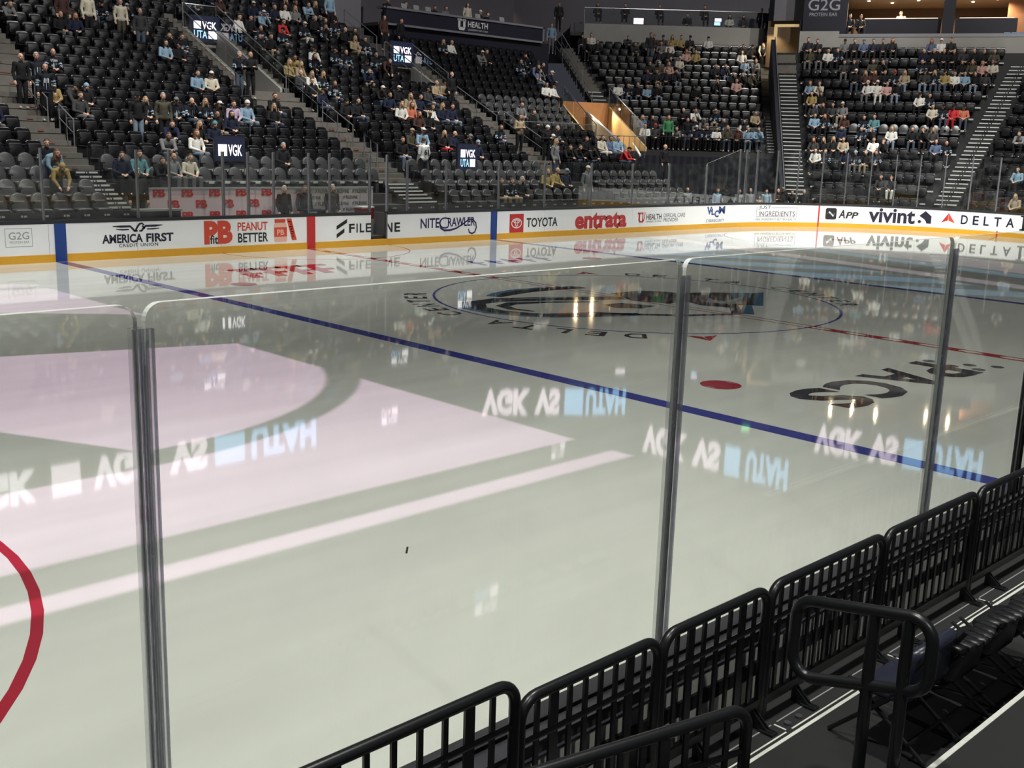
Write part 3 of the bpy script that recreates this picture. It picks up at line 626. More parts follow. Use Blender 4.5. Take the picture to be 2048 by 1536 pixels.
# ------------------------------------------------------------------ near platform, tape and barriers
m = MB(); m.box2((-26, -13.22, -.12), (2, -14.27, .70)); pf = m.build('floor_front_platform', RUBBER); tag(pf, 'black rubber front-row platform behind the near boards', 'platform', kind='structure')
m = MB(); m.box2((-26, -14.27, -.12), (2, -17.6, 1.0)); pf2 = m.build('floor_second_platform', RUBBER); tag(pf2, 'black rubber second-row platform at the bottom corner', 'platform', kind='structure')
def ptape(x0, x1, y0, y1, mt=TAPE, z=.7015, par=pf):
    mb = MB(); mb.box2((x0, y0, z-.003), (x1, y1, z)); return mb.build('tape_strip', mt, par)
for a, b in ((-17.2, -16.02), (-15.98, -15.19), (-15.14, -14.05), (-14.0, -12.86), (-12.82, -11.6), (-11.5, -9)):
    ptape(a, b, -13.368, -13.376, TAPEDIM); ptape(a, b, -13.452, -13.461); ptape(b+.012, b+.022, -13.378, -13.445)
ptape(-19.5, -8, -13.478, -13.497)
ptape(-16.62, -16.36, -13.56, -13.62); ptape(-16.28, -16.02, -13.66, -13.72)
mb = MB(); mb.box2((-26, -14.262, .985), (2, -14.285, 1.003)); mb.build('edge_nosing', TAPE, pf2)
mb = MB(); mb.box2((-15.0, -14.268, .80), (-13.2, -14.275, .815)); mb.build('worn_edge', TAPEDIM, pf2)
for x in (-15.12, -15.02, -14.02, -13.93):
    m = MB(); m.tube([(x, -13.42, .70), (x, -13.42, .712)], .018, 12); tag(m.build('floor_bolt', ALUD), 'round floor bolt on the black platform %s tape joint' % ('at the nearer' if x < -14.5 else 'at the farther'), 'bolt', 'platform floor bolts')
def barrier(p0, p1, zb, zt, label, dense=.094, feet=True, foot_z=.70):
    p0 = Vector(p0); p1 = Vector(p1); L_ = (p1-p0).length; a = math.atan2(p1.y-p0.y, p1.x-p0.x)
    e = empty('crowd_barrier', (p0.x, p0.y, foot_z), a); z0, z1 = zb-foot_z, zt-foot_z; r = .085; t = .0235
    path = [(0, 0, .015), (0, 0, z1-t-r)]+[(r-r*math.cos(R_(q)), 0, z1-t-r+r*math.sin(R_(q))) for q in (15, 30, 45, 60, 75, 90)]
    path += [(L_-r+r*math.sin(R_(q)), 0, z1-t-r+r*math.cos(R_(q))) for q in (0, 15, 30, 45, 60, 75, 90)]+[(L_, 0, .015)]
    mb = MB(); mb.tube(path, t, 12); mb.box((L_/2, 0, z0+.02), (L_, .03, .05)); mb.build('frame', BLACKM, e, smooth=True)
    mb = MB(); mb.tube([(0, 0, z1-.20), (L_, 0, z1-.20)], .013, 8); mb.build('mid_rail', BLACKM, e, smooth=True)
    n = max(4, round(L_/dense)); mb = MB()
    for i in range(1, n):
        wide = i in (round(n*.25), round(n*.75)); mb.box((L_*i/n, 0, (z0+z1)/2-.01), (.046 if wide else .023, .012, z1-z0-.03))
    mb.build('bar_grille', BLACKM, e)
    if feet:
        for fx in (.28, L_-.06):
            mb = MB(); mb.prism([(0, .10), (-.10, .016), (-.13, .016), (-.13, .004), (0, .004)], lambda y, z: (fx-.012, y, z), lambda y, z: (fx-.004, y, z)); mb.prism([(0, .10), (-.10, .016), (-.13, .016), (-.13, .004), (0, .004)], lambda y, z: (fx+.012, y, z), lambda y, z: (fx+.020, y, z)); mb.box((fx, -.10, .006), (.05, .08, .012)); mb.build('foot', ALUD if False else BLACKM, e)
    tag(e, label, 'barrier', 'black barriers behind the near boards'); return e
BT = 1.412
barrier((-18.02, -13.30, 0), (-16.885, -13.30, 0), .80, 1.505, 'nearest black steel barrier, tallest, rising from the bottom edge', .115)
barrier((-16.855, -13.30, 0), (-16.035, -13.30, 0), .78, BT, 'black steel barrier second from the bottom edge, partly behind another rail')
barrier((-16.0, -13.30, 0), (-15.205, -13.30, 0), .78, BT, 'black steel barrier third along, standing under the middle glass post')
barrier((-15.17, -13.30, 0), (-14.07, -13.30, 0), .78, BT, 'black steel barrier fourth along, behind the rounded handrail loop')
barrier((-14.04, -13.30, 0), (-12.885, -13.30, 0), .78, BT, 'black steel barrier fifth along, crossed by the third glass post')
barrier((-12.85, -13.30, 0), (-11.7, -13.30, 0), .78, BT, 'farthest black steel barrier, cut off by the picture edge')
barrier((-17.95, -13.475, 0), (-16.24, -13.885, 0), .80, 1.41, 'black steel barrier standing apart in front of the row, cut by bottom edge', .10, False)
# rounded handrail loop at the aisle
hr = empty('aisle_handrail', (-15.6, -14.09, .70))
def hl(y, z): return (0, y+14.09, z-.70)
pathl = []
for (cy_, cz, a0) in ((-13.79, 1.50, 90), ):
    pass
def rr_path():
    P = []
    cn = [(-14.185, 1.575, 180, 90), (-13.775, 1.500, 90, 0), (-13.775, 1.335, 0, -90), (-14.185, 1.445, -90, -180)]
    for y, z, a0, a1 in cn:
        for i in range(7):
            a = R_(a0+(a1-a0)*i/6); P.append(hl(y+.09*math.cos(a), z+.09*math.sin(a)))
    return P
mb = MB(); mb.tube(rr_path(), .025, 12, closed=True); mb.build('loop_tube', BLACKM, hr, smooth=True)
for y, zt in ((-14.03, 1.63), (-14.175, 1.655)):
    mb = MB(); mb.tube([hl(y, .70), hl(y, zt)], .025, 12); mb.build('post', BLACKM, hr, smooth=True)
tag(hr, 'black tubular handrail loop on two posts at the bottom corner', 'handrail')
# folding chairs
def chair(loc, M1, label, wrink=False, group=None):
    e = empty('folding_chair', loc)
    def bend(x, z, y): return (x, y+.9*x*x-.10*(z-.45), z)
    mb = MB(); mb.pillow(rrect(-.22, .36, .22, .64, .10, 5), -.20, -.14, .03, bend); mb.build('backrest', M1, e, smooth=True)
    if wrink:
        mb = MB()
        for i in range(7): mb.pillow(rrect(-.22+.063*i, .62, -.155+.063*i, .68, .02, 2), -.235, -.13, .012, bend)
        mb.build('top_pad', VINYLK, e, smooth=True)
    mb = MB(); mb.pillow(rrect(-.20, -.20, .20, .04, .07, 4), 0, .05, .02, lambda x, z, y: (x, z+.06, .30+y)); mb.build('seat', M1, e, smooth=True)
    for s in (-1, 1):
        mb = MB(); mb.tube([(s*.19, -.22, .62), (s*.19, -.05, .30), (s*.19, .22, .01)], .012, 8); mb.build('leg', BLACKM, e, smooth=True)
        mb = MB(); mb.tube([(s*.165, .16, .34), (s*.165, -.25, .01)], .012, 8); mb.build('leg', BLACKM, e, smooth=True)
    mb = MB(); mb.tube([(-.19, -.17, .10), (.19, -.17, .10)], .009, 8); mb.build('stretcher', BLACKM, e, smooth=True)
    tag(e, label, 'chair', group); return e
chair((-14.82, -13.80, .70), VINYL, 'blue-grey vinyl folding chair just beyond the handrail loop').scale = (1, 1, .88)
for i, (x, t) in enumerate(((-14.46, 'next to the blue-grey chair'), (-14.03, 'in the middle of the dark three'), (-13.60, 'at the picture edge'))):
    chair((x, -13.80, .70), VINYLK, 'black padded chair with wrinkled top cushion %s' % t, True).scale = (1, 1, .70)

# ------------------------------------------------------------------ stands: tiers, stairs, walls
def tier(name, quads, mt, label):
    """a stepped block: list of (front polyline point pair, back pair, z) treads with risers down to the previous level"""
    mb = MB()
    for (a, b, c, d, z, zb) in quads:   # a,b front left/right, c,d back right/left
        V = [(*q, zb) for q in (a, b, c, d)]+[(*q, z) for q in (a, b, c, d)]
        mb.add(V, [(4, 5, 6, 7), (0, 1, 5, 4), (1, 2, 6, 5), (3, 0, 4, 7)])
    o = mb.build(name, mt); tag(o, label, 'seating tier', kind='structure'); return o
def srow(n): return 14.8+.8*n-.42
PORT = {1: (4.56, 6.12, 12, 18.3), 2: (14.0, 15.62, 13, 16.15)}
def straight_quads(x0, x1, ns):
    q = []
    for n in ns:
        xa = x1(n) if callable(x1) else x1; y0, y1 = srow(n), srow(n+1); z = floorz(n); zb = z-.7 if n > 0 else -.12
        q.append(((x0, y0), (xa, y0), (xa, y1), (x0, y1), z, zb))
    return q
tier('floor_tier_west', straight_quads(-12, 4.56, range(0, 25)), CONCD, 'dark stepped seating tier behind the penalty boxes')
tier('floor_tier_middle', straight_quads(6.12, 14.0, range(0, 25)), CONCD, 'dark stepped seating tier between the portals')
tier('floor_tier_east', straight_quads(15.62, lambda n: 22.3 if n < 8 else 22.1+.5*(n-9.7), range(0, 20)), CONCD, 'dark stepped seating tier below the fascia sign')
for k, (a, b, n0, n1) in PORT.items():
    tier('floor_tier_below_portal', straight_quads(a, b, range(0, n0)), CONCD, 'stepped tier in front of portal %s' % ('one' if k == 1 else 'two'))
    tier('floor_tier_above_portal', straight_quads(a, b, range(int(n1)+1, 25)), CONCD, 'stepped tier above portal %s' % ('one' if k == 1 else 'two'))
def radial_quads(sec, ns, ext0, ext1):
    q = []
    ph, D0, run, rise, z0, _ = RADIAL[sec]
    for n in ns:
        l, r = rowspan(sec, n); f = .5*run+.02; P = []
        for s, nn in ((l-ext0, n-.5), (r+ext1, n-.5), (r+ext1, n+.5), (l-ext0, n+.5)):
            x, y, z, a = secpt(sec, nn, s); P.append((x, y))
        q.append((P[0], P[1], P[2], P[3], z0+rise*n, z0+rise*n-.9))
    return q
tier('floor_tier_corner', radial_quads('S4', range(-1, 13), .2, 1.55), CONCD, 'dark stepped corner tier over the tunnel')
tier('floor_tier_goal_end', radial_quads('S5', range(0, 15), 1.25, 1.35), DECKD, 'steep dark seating tier behind the goal end')
tier('floor_tier_edge', radial_quads('S6', range(0, 14), .2, 2.0), DECKD, 'dark seating tier at the picture edge')
# stairs: two or three treads per row
def stairs(name, fn, n0, n1, per, tread, nosed, label, mt):
    e = empty(name, fn(n0, 0)[0]); base = Vector(e.location)
    mb = MB(); mn = MB(); mr = MB()
    for i in range(int((n1-n0)*per)):
        n = n0+i/per; (a, b, z) = fn(n, 0); (c, d, z2) = fn(n+1/per, 0)
        V = [Vector(q)-base for q in (a, b, d, c)]; zt = max(V[0].z, V[2].z)
        zb = min(q.z for q in V)-.25
        vs = [(q.x, q.y, zb) for q in V]+[(q.x, q.y, zt) for q in V]
        mb.add(vs, [(4, 5, 6, 7), (0, 1, 5, 4), (1, 2, 6, 5), (3, 0, 4, 7)])
        if nosed:
            u = (V[1]-V[0]); f = (V[3]-V[0]).normalized()*.05
            segs = ((.04, .42), (.46, .52), (.58, .96)) if nosed == 2 else ((.05, .95),)
            for s0, s1 in segs:
                p, q = V[0]+u*s0, V[0]+u*s1; mn.add([(p.x-f.x*.3, p.y-f.y*.3, zt-.045), (q.x-f.x*.3, q.y-f.y*.3, zt-.045), (q.x-f.x*.3, q.y-f.y*.3, zt+.006), (p.x-f.x*.3, p.y-f.y*.3, zt+.006), (p.x+f.x, p.y+f.y, zt+.006), (q.x+f.x, q.y+f.y, zt+.006)], [(0, 1, 2, 3), (3, 2, 5, 4)])
        elif i % 2 == 0:
            u = V[1]-V[0]; p, q = V[0]+u*.42, V[0]+u*.58; f = (V[3]-V[0]).normalized()*.02
            mr.add([(p.x-f.x, p.y-f.y, zt-.10), (q.x-f.x, q.y-f.y, zt-.10), (q.x-f.x, q.y-f.y, zt-.04), (p.x-f.x, p.y-f.y, zt-.04)], [(0, 1, 2, 3)])
    mb.build('step_deck', mt, e)
    if nosed: mn.build('step_nosing', NOSE, e)
    else: mr.build('row_marker', mat('row_marker_red', srgb(118, 82, 76), .6), e)
    tag(e, label, 'stairs', kind='structure'); return e
def sfn(x0, x1):
    def f(n, _=0):
        y = 14.8+.8*n-.42; z = floorz(n-.5)+.16; return (x0, y, z), (x1, y, z), z
    return f
def rfn(sec, side, w0, w1):
    def f(n, _=0):
        l, r = rowspan(sec, n); s = r if side > 0 else l; ph, D0, run, rise, z0, _p = RADIAL[sec]
        P = []
        for s_ in ((s+w0, s+w1) if side > 0 else (s-w1, s-w0)):
            x, y, z, a = secpt(sec, n-.5, s_); P.append((x, y, z0+rise*(n-.5)+.16))
        return P[0], P[1], P[0][2]
    return f
CONCS = mat('stair_concrete', (.125, .117, .105), .8, var=.25, scale=3)
stairs('stairs_edge_upper', sfn(-5.95, -3.7), 9, 17, 2, .4, 0, 'concrete stairs at the left edge above the landing', CONCS)
stairs('stairs_edge_mid', sfn(-5.95, -4.72), 4, 9, 2, .4, 0, 'concrete stairs beside the penalty-box block', CONCS)
stairs('stairs_edge_nosed', sfn(-5.45, -4.72), 0, 4, 3, .27, 2, 'dark steps with white nosings near the penalty boxes', DECKD)
stairs('stairs_portal_one_side', sfn(4.14, 4.54), 12, 22, 2, .4, 0, 'narrow concrete stairs alongside the first portal', CONCS)
stairs('stairs_portal_one_east', sfn(6.14, 6.46), 12, 18, 2, .4, 0, 'narrow concrete stairs on the other side of the first portal', CONCS)
stairs('stairs_below_portal_one', sfn(4.2, 6.45), 9, 12, 2, .4, 0, 'concrete landing stairs below the first portal', CONCS)
stairs('stairs_aisle_one', sfn(5.55, 7.05), 3, 9, 2, .4, 0, 'concrete aisle stairs below the first portal', CONCS)
stairs('stairs_aisle_one_low', sfn(5.55, 7.05), 0, 3, 3, .27, 1, 'dark nosed steps at the foot of the first aisle', DECKD)
stairs('stairs_aisle_two', sfn(14.95, 16.4), 4, 13, 2, .4, 0, 'concrete aisle stairs below the second portal', CONCS)
stairs('stairs_portal_two_east', sfn(15.66, 16.42), 13, 19, 2, .4, 0, 'concrete stairs beside the second portal', CONCS)
stairs('stairs_corner_upper', rfn('S4', 1, .1, 1.5), 3, 12, 2, .4, 0, 'pale concrete stairs beside the dark divider', CONCS)
stairs('stairs_corner_lower', rfn('S4', 1, .1, 1.5), -1, 3, 3, .27, 1, 'dark nosed steps below the pale concrete stairs', DECKD)
stairs('stairs_corner_west', rfn('S4', -1, .1, .9), 0, 6, 2, .4, 1, 'dark nosed steps beside the lit ramp', DECKD)
stairs('stairs_corner_west_upper', rfn('S4', -1, .1, .9), 6, 12, 2, .4, 0, 'concrete steps above the lit ramp', CONCS)
stairs('stairs_goal_end', rfn('S5', -1, .1, 1.1), 0, 12, 3, .27, 1, 'steep dark steps with white nosings beside the divider', DECKD)
stairs('stairs_goal_end_top', rfn('S5', -1, .1, 1.1), 12, 14, 2, .4, 0, 'concrete top steps beside the divider', CONCS)
stairs('stairs_edge_block', rfn('S5', 1, .15, 1.25), 0, 13, 3, .27, 2, 'steep dark steps with broken white nosings between the end blocks', DECKD)

# portals: pit walls, head wall, glass and rails, LED screen
def led_face(mb, fn, w_, h_, lines, mis):
    for (txt, x0, x1, z0, z1), mi in zip(lines, mis): put_text(mb, txt, x0, x1, z0, z1, fn, mi, .06)
def led(name, c0, col, s):
    return mat(name, (.01, .01, .012), .4, emit=col, estr=s)
LEDW = led('led_white_pixels', 0, (1.0, .93, .99), 2.0); LEDB = led('led_sky_blue_pixels', 0, (.36, .66, 1.0), 1.9); LEDD = led('led_dim_navy', 0, (.03, .05, .16), .22)
LEDV = led('led_pink_white', 0, (1.0, .84, .95), 2.0)
def screen(name, loc, w_, h_, label, rz=0, lines=None, mis=(1, 2, 1, 2)):
    e = empty(name, loc, rz); mb = MB(); mb.box((0, .04, 0), (w_+.06, .08, h_+.06)); mb.build('housing', CAPDARK, e)
    mb = MB(); F = lambda x, z: (x, -.004, z); G = lambda x, z: (x, -.008, z)
    mb.add([F(-w_/2, -h_/2), F(w_/2, -h_/2), F(w_/2, h_/2), F(-w_/2, h_/2)], [(0, 1, 2, 3)], 0)
    for (t, a, b, c, d), mi in zip(lines, mis):
        if t == '#':
            mb.add([G(a*w_, c*h_), G(b*w_, c*h_), G(b*w_, d*h_), G(a*w_, d*h_)], [(0, 1, 2, 3)], mi)
            mb.add([(a*w_+(b-a)*w_*.3, -.011, c*h_+(d-c)*h_*.3), (a*w_+(b-a)*w_*.7, -.011, c*h_+(d-c)*h_*.3), (a*w_+(b-a)*w_*.7, -.011, c*h_+(d-c)*h_*.55), (a*w_+(b-a)*w_*.3, -.011, c*h_+(d-c)*h_*.55)], [(0, 1, 2, 3)], 3)
        else: put_text(mb, t, a*w_, b*w_, c*h_, d*h_, G, mi, .02)
    mb.build('display', [LEDD, LEDW, LEDB, LEDV], e); tag(e, label, 'screen'); return e
TWO = [('#', -.36, -.12, .0, .30), ('VGK', -.08, .40, .0, .30), ('UTA', -.36, .08, -.36, -.06), ('#', .12, .40, -.36, -.06)]
MI = (1, 1, 2, 1)
for k, (a, b, n0, n1) in PORT.items():
    cxp = (a+b)/2; yh = 14.8+.8*n1-.42; zf = floorz(n0)-.02; yf = 14.8+.8*n0-.42; nm = 'first' if k == 1 else 'second'
    zt = floorz(n1)
    mb = MB(); mb.box2((a-.12, yf, zf-.5), (b+.12, yh+.3, zf)); tag(mb.build('floor_portal', CONC), 'concrete floor of the %s portal' % nm, 'floor', kind='structure')
    for s, x in ((-1, a), (1, b)):
        mb = MB(); q = [(yf, zf), (yh, zf), (yh, zt+.1), (yf, floorz(n0)+.12)]
        mb.prism(q, lambda y, z: (x-.09, y, z), lambda y, z: (x+.09, y, z)); tag(mb.build('wall_portal_side', CONCL), 'pale sloping concrete side wall of the %s portal, %s side' % (nm, 'stair' if s < 0 else 'far'), 'wall', kind='structure')
        e = empty('portal_guard', (x, yf, 0)); L2 = yh-yf
        P = lambda t, h: (0, t*L2, floorz(n0)+.12+(zt-floorz(n0))*t+h)
        mb = MB(); mb.tube([P(-.06, .0), P(-.06, .92), P(1, .98), P(1, 0)], .026, 8); mb.tube([P(-.06, .55), P(1, .62)], .018, 8); mb.build('handrail', ALU, e, smooth=True)
        for j in range(3):
            t0, t1 = j/3+.012, (j+1)/3-.012; mb = MB(); V = [P(t0, .02), P(t1, .02), P(t1, .86), P(t0, .82)]
            mb.add([(q_[0]-.006, q_[1], q_[2]) for q_ in V]+[(q_[0]+.006, q_[1], q_[2]) for q_ in V], [(0, 1, 2, 3), (7, 6, 5, 4), (0, 4, 5, 1), (2, 6, 7, 3), (1, 5, 6, 2), (3, 7, 4, 0)]); mb.build('glass_panel', GLASS, e)
        tag(e, 'sloping glass guard with steel handrail on the %s side of the %s portal' % ('stair' if s < 0 else 'far', nm), 'guard rail')
    mb = MB(); zo = 7.05 if k == 1 else 6.75
    mb.box2((a-.09, yh, zo), (b+.09, yh+.3, zt+.12)); mb.box2((a-.09, yh+.02, zf), (a+.25, yh+.3, zo)); tag(mb.build('wall_portal_head', CONCL), 'concrete head wall over the %s portal doorway' % nm, 'wall', kind='structure')
    mb = MB(); mb.box2((a, yh+.6, zf), (b, yh+.7, zo)); tag(mb.build('wall_portal_back', CONC), 'grey corridor wall inside the %s portal' % nm, 'wall', kind='structure')
    sc_c = {1: (5.46, 7.78), 2: (14.92, 7.42)}[k]
    screen('led_screen', (sc_c[0], yh-.09, sc_c[1]), 1.42, 1.06, 'small LED screen with VGK over UTA in the %s portal' % nm, lines=TWO, mis=MI)
    e = empty('portal_head_guard', (a, yh+.1, zt+.12)); mb = MB(); mb.tube([(0, 0, 0), (0, 0, .95), (b-a, 0, .95), (b-a, 0, 0)], .026, 8); mb.build('handrail', ALU, e, smooth=True)
    mb = MB(); mb.box(((b-a)/2, 0, .47), (b-a-.08, .012, .86)); mb.build('glass_panel', GLASS, e); tag(e, 'level glass guard on top of the %s portal head' % nm, 'guard rail')
screen('led_screen', (-.22, 17.3, 2.93), 1.08, .78, 'low LED screen with VGK above the pink penalty-box wall', lines=[('#', -.40, -.10, -.30, .18), ('VGK', -.06, .42, -.30, .18)], mis=(1, 1))
screen('led_screen', (9.82, 16.7, 2.80), 1.0, 1.0, 'low LED screen with VGK over UTA above the far glass', lines=TWO, mis=MI)
# centre handrails on the aisles
def handrail(P0, P1, label, h=.95, posts=3, mid=True):
    P0 = Vector(P0); P1 = Vector(P1); e = empty('stair_handrail', P0); d = P1-P0; up = Vector((0, 0, h))
    mb = MB(); mb.tube([Vector((0, 0, .0)), up, d+up, d], .024, 8); mb.build('top_rail', STEEL, e, smooth=True)
    if mid: mb = MB(); mb.tube([up*.55, d+up*.55], .014, 8); mb.build('mid_rail', STEEL, e, smooth=True)
    for i in range(1, posts-1):
        mb = MB(); t = i/(posts-1); mb.tube([d*t, d*t+up], .018, 8); mb.build('post', STEEL, e, smooth=True)
    tag(e, label, 'handrail'); return e
def sp(x, n): return (x, 14.8+.8*n-.3, floorz(n))
handrail(sp(6.3, 8.6), sp(6.3, 6.1), 'steel handrail in the middle of the first aisle, upper length')
handrail(sp(6.3, 5.2), sp(6.3, 4.2), 'short steel handrail low in the first aisle')
handrail(sp(6.5, 12.0), sp(6.5, 9.4), 'steel handrail running down from the first portal')
handrail(sp(14.2, 20.5), sp(14.2, 17.2), 'steel handrail on the stairs above the second portal')
handrail(sp(15.3, 11.4), sp(15.3, 8.0), 'long steel handrail in the second aisle, beside the security guard')
handrail(sp(16.2, 8.6), sp(16.2, 5.4), 'steel handrail low in the second aisle, by the tan coat')
handrail(sp(-4.9, 9.8), sp(-4.9, 7.4), 'steel handrail on the stairs at the left edge')
handrail(sp(-4.7, 6.9), sp(-4.7, 5.6), 'short steel handrail below the dark-jersey fans at the left')
handrail(sp(-5.6, 17), sp(-5.6, 12.5), 'steel handrail high on the stairs at the left edge')
# glass rail in front of the block under the sign
e = empty('front_glass_guard', (16.5, srow(8), floorz(8))); mb = MB(); mb.tube([(0, 0, 0), (0, 0, .75), (5.0, 0, .75), (5.0, 0, 0)], .022, 8); mb.build('top_rail', STEEL, e, smooth=True)
for i in range(3):
    mb = MB(); mb.box((.85+1.66*i, 0, .36), (1.55, .012, .66)); mb.build('glass_panel', GLASS, e)
tag(e, 'level glass guard in front of the block under the health sign', 'guard rail')
# lit ramp portal between the blocks
TAN = mat('warm_plaster', srgb(196, 168, 120), .7, var=.08, scale=2); WOODT = mat('tan_timber', srgb(176, 124, 78), .6, var=.15, scale=4)
def bx(n): return 22.2+.5*(n-9.7)
r0, r1 = 6.6, 12.2
y0r, y1r = 14.8+.8*r0-.4, 14.8+.8*r1
zr = floorz(r0)+.1
mb = MB(); mb.add([(bx(r0), y0r, zr), (bx(r0)+2.6, y0r-.9, zr), (bx(r1)+2.6, y1r-.9, zr), (bx(r1), y1r, zr)], [(0, 1, 2, 3)]); tag(mb.build('floor_ramp', TAN), 'pale floor inside the lit ramp', 'floor', kind='structure')
for s in (0, 2.6):
    mb = MB(); q = [((bx(r0)+s, y0r-.35*s, zr), (bx(r1)+s, y1r-.35*s, zr), (bx(r1)+s, y1r-.35*s, floorz(r1)+.2), (bx(r0)+s, y0r-.35*s, floorz(r0)+.3))]
    V = q[0]; mb.add([Vector(v_) for v_ in V]+[Vector(v_)+Vector((.12, 0, 0)) for v_ in V], [(0, 1, 2, 3), (7, 6, 5, 4), (2, 6, 7, 3), (0, 3, 7, 4), (1, 5, 6, 2)]); tag(mb.build('wall_ramp', TAN if s else TAN), 'warm side wall of the lit ramp, %s side' % ('rink' if s else 'stair'), 'wall', kind='structure')
    e = empty('ramp_guard', (bx(r0)+s, y0r-.35*s, floorz(r0)+.3)); d = Vector((bx(r1)-bx(r0), y1r-y0r, floorz(r1)-floorz(r0)-.1))
    mb = MB(); mb.tube([(0, 0, .0), (0, 0, .95), d+Vector((0, 0, .95)), d], .024, 8); mb.build('handrail', STEEL if s else ALUD, e, smooth=True)
    for j in range(3):
        t0, t1 = j/3+.01, (j+1)/3-.01; V = [d*t0, d*t1, d*t1+Vector((0, 0, .88)), d*t0+Vector((0, 0, .88))]; mb = MB(); mb.add([v_ for v_ in V]+[v_+Vector((.01, 0, 0)) for v_ in V], [(0, 1, 2, 3), (7, 6, 5, 4), (0, 4, 5, 1), (2, 6, 7, 3), (1, 5, 6, 2), (3, 7, 4, 0)]); mb.build('glass_panel', GLASS, e)
    tag(e, 'sloping glass guard on the %s side of the warm-lit ramp' % ('corner' if s else 'sign'), 'guard rail')
mb = MB(); s = 1.35; V = [Vector((bx(r0)+s, y0r-.35*s-.1, zr)), Vector((bx(r1)+s, y1r-.35*s, zr)), Vector((bx(r1)+s, y1r-.35*s, floorz(r1)-.1)), Vector((bx(r0)+s, y0r-.35*s-.1, zr+.25))]
mb.add(V+[v_+Vector((.18, 0, 0)) for v_ in V], [(0, 1, 2, 3), (7, 6, 5, 4), (2, 6, 7, 3), (0, 3, 7, 4)]); tag(mb.build('ramp_divider', mat('ramp_slate', srgb(120, 132, 150), .4)), 'slate sloping divider down the middle of the lit ramp', 'divider')
mb = MB(); mb.box((bx(r1)+1.3, y1r-.3, zr+1.2), (3.0, .15, 2.4), -.33); tag(mb.build('wall_ramp_back', WOODT), 'tan back wall of the lit ramp', 'wall', kind='structure')
def area(loc, aim, size, watts, col):
    d = bpy.data.lights.new('ceiling_lamp_light', 'AREA'); d.energy = watts; d.size = size; d.color = col; o = bpy.data.objects.new('ceiling_lamp_light', d); COL.objects.link(o); o.location = loc
    o.rotation_euler = (Vector(aim)-Vector(loc)).to_track_quat('-Z', 'Y').to_euler()
for s_ in (.7, 2.0): spot((bx(r1)+s_, y1r-.9, floorz(r1)+.1), (bx(r0)+s_, y0r, zr), 420, 120, .6, .05, (1, .74, .42))
e = empty('ramp_gate_rail', (bx(r0)-.1, y0r-.1, floorz(6))); mb = MB(); mb.tube([(0, 0, 0), (0, 0, 1.0), (2.6, -.9, 1.0), (2.6, -.9, 0)], .022, 8); mb.build('rail', STEEL, e, smooth=True)
mb = MB()
for i in range(1, 9): mb.box((2.6*i/9, -.9*i/9, .5), (.02, .02, 1.0))
mb.build('bar_grille', STEEL, e); tag(e, 'low steel railing across the foot of the lit ramp', 'railing')

# tunnel drapes and railing below the corner block
def rp(sec, n, s, dz=0): x, y, z, a = secpt(sec, n, s); return Vector((x, y, z+dz))
def wall_rs(name, sec, n, s0, s1, z0, z1, t, mt, label, kind='structure', cat='wall', seg=1, wav=0):
    mb = MB(); P = []
    for i in range(seg+1):
        s = s0+(s1-s0)*i/seg; q = rp(sec, n+(wav if i % 2 else 0), s); P.append(q)
    a = RADIAL[sec][0]; nn = Vector((math.cos(R_(a)), math.sin(R_(a)), 0))*t; V = []
    for q in P: V += [(q.x, q.y, z0), (q.x, q.y, z1), (q.x+nn.x, q.y+nn.y, z1), (q.x+nn.x, q.y+nn.y, z0)]
    F = []
    for i in range(seg):
        for j in range(4): F.append((4*i+j, 4*i+(j+1) % 4, 4*i+4+(j+1) % 4, 4*i+4+j))
    F += [(0, 1, 2, 3), (4*seg+3, 4*seg+2, 4*seg+1, 4*seg)]
    mb.add(V, F); o = mb.build(name, mt); tag(o, label, cat, kind=kind); return o
wall_rs('tunnel_drape', 'S4', -2.3, -9.6, -.9, 0, 3.0, .1, CURT, 'navy black drape hanging across the tunnel below the corner block', 'thing', 'curtain', 48, .12)
wall_rs('wall_tunnel_beam', 'S4', -2.0, -9.9, -.9, 2.9, 3.25, .8, DECKD, 'dark beam over the tunnel')
e = empty('corner_railing', rp('S4', -1.75, -9.3)); p0 = rp('S4', -1.75, -9.3); p1 = rp('S4', -1.75, -2.2); d = p1-p0
mb = MB(); mb.tube([(0, 0, 0), (0, 0, 1.02), d+Vector((0, 0, 1.02)), d], .026, 8); mb.build('top_rail', BLACKM, e, smooth=True)
mb = MB()
for i in range(1, 50): mb.box(d*(i/50)+Vector((0, 0, .5)), (.018, .018, 1.0), R_(44))
mb.build('bar_grille', BLACKM, e); mb = MB(); mb.box(d*.5+Vector((0, 0, .02)), (d.length, .05, .06), math.atan2(d.y, d.x)); mb.build('bottom_rail', TAPEDIM, e)
tag(e, 'black barred railing in front of the corner block over the tunnel', 'railing')
# dark sloping divider between the corner stairs and the goal-end stairs
mb = MB(); V = []
for n in (-.5, 13.5):
    l, r = rowspan('S5', n); q = rp('S5', n, l-1.32); V.append(q)
a, b = V; nn = Vector((math.sin(R_(25)), -math.cos(R_(25)), 0))*.22
W = [a+Vector((0, 0, -1)), b+Vector((0, 0, -1)), b+Vector((0, 0, 1.0)), a+Vector((0, 0, 1.15))]
mb.add([v_-nn for v_ in W]+[v_ for v_ in W], [(0, 1, 2, 3), (7, 6, 5, 4), (2, 6, 7, 3), (0, 3, 7, 4), (1, 5, 6, 2)]); tag(mb.build('stair_divider', CURT), 'dark sloping divider wall between the pale stairs and the nosed steps', 'divider wall')
e = empty('divider_handrail', a+Vector((.0, 0, 1.15))); mb = MB(); mb.tube([Vector((0, 0, .12)), b-a+Vector((0, 0, -.03))], .022, 8); mb.build('rail', STEEL, e, smooth=True); tag(e, 'thin steel handrail along the dark stair divider', 'handrail')
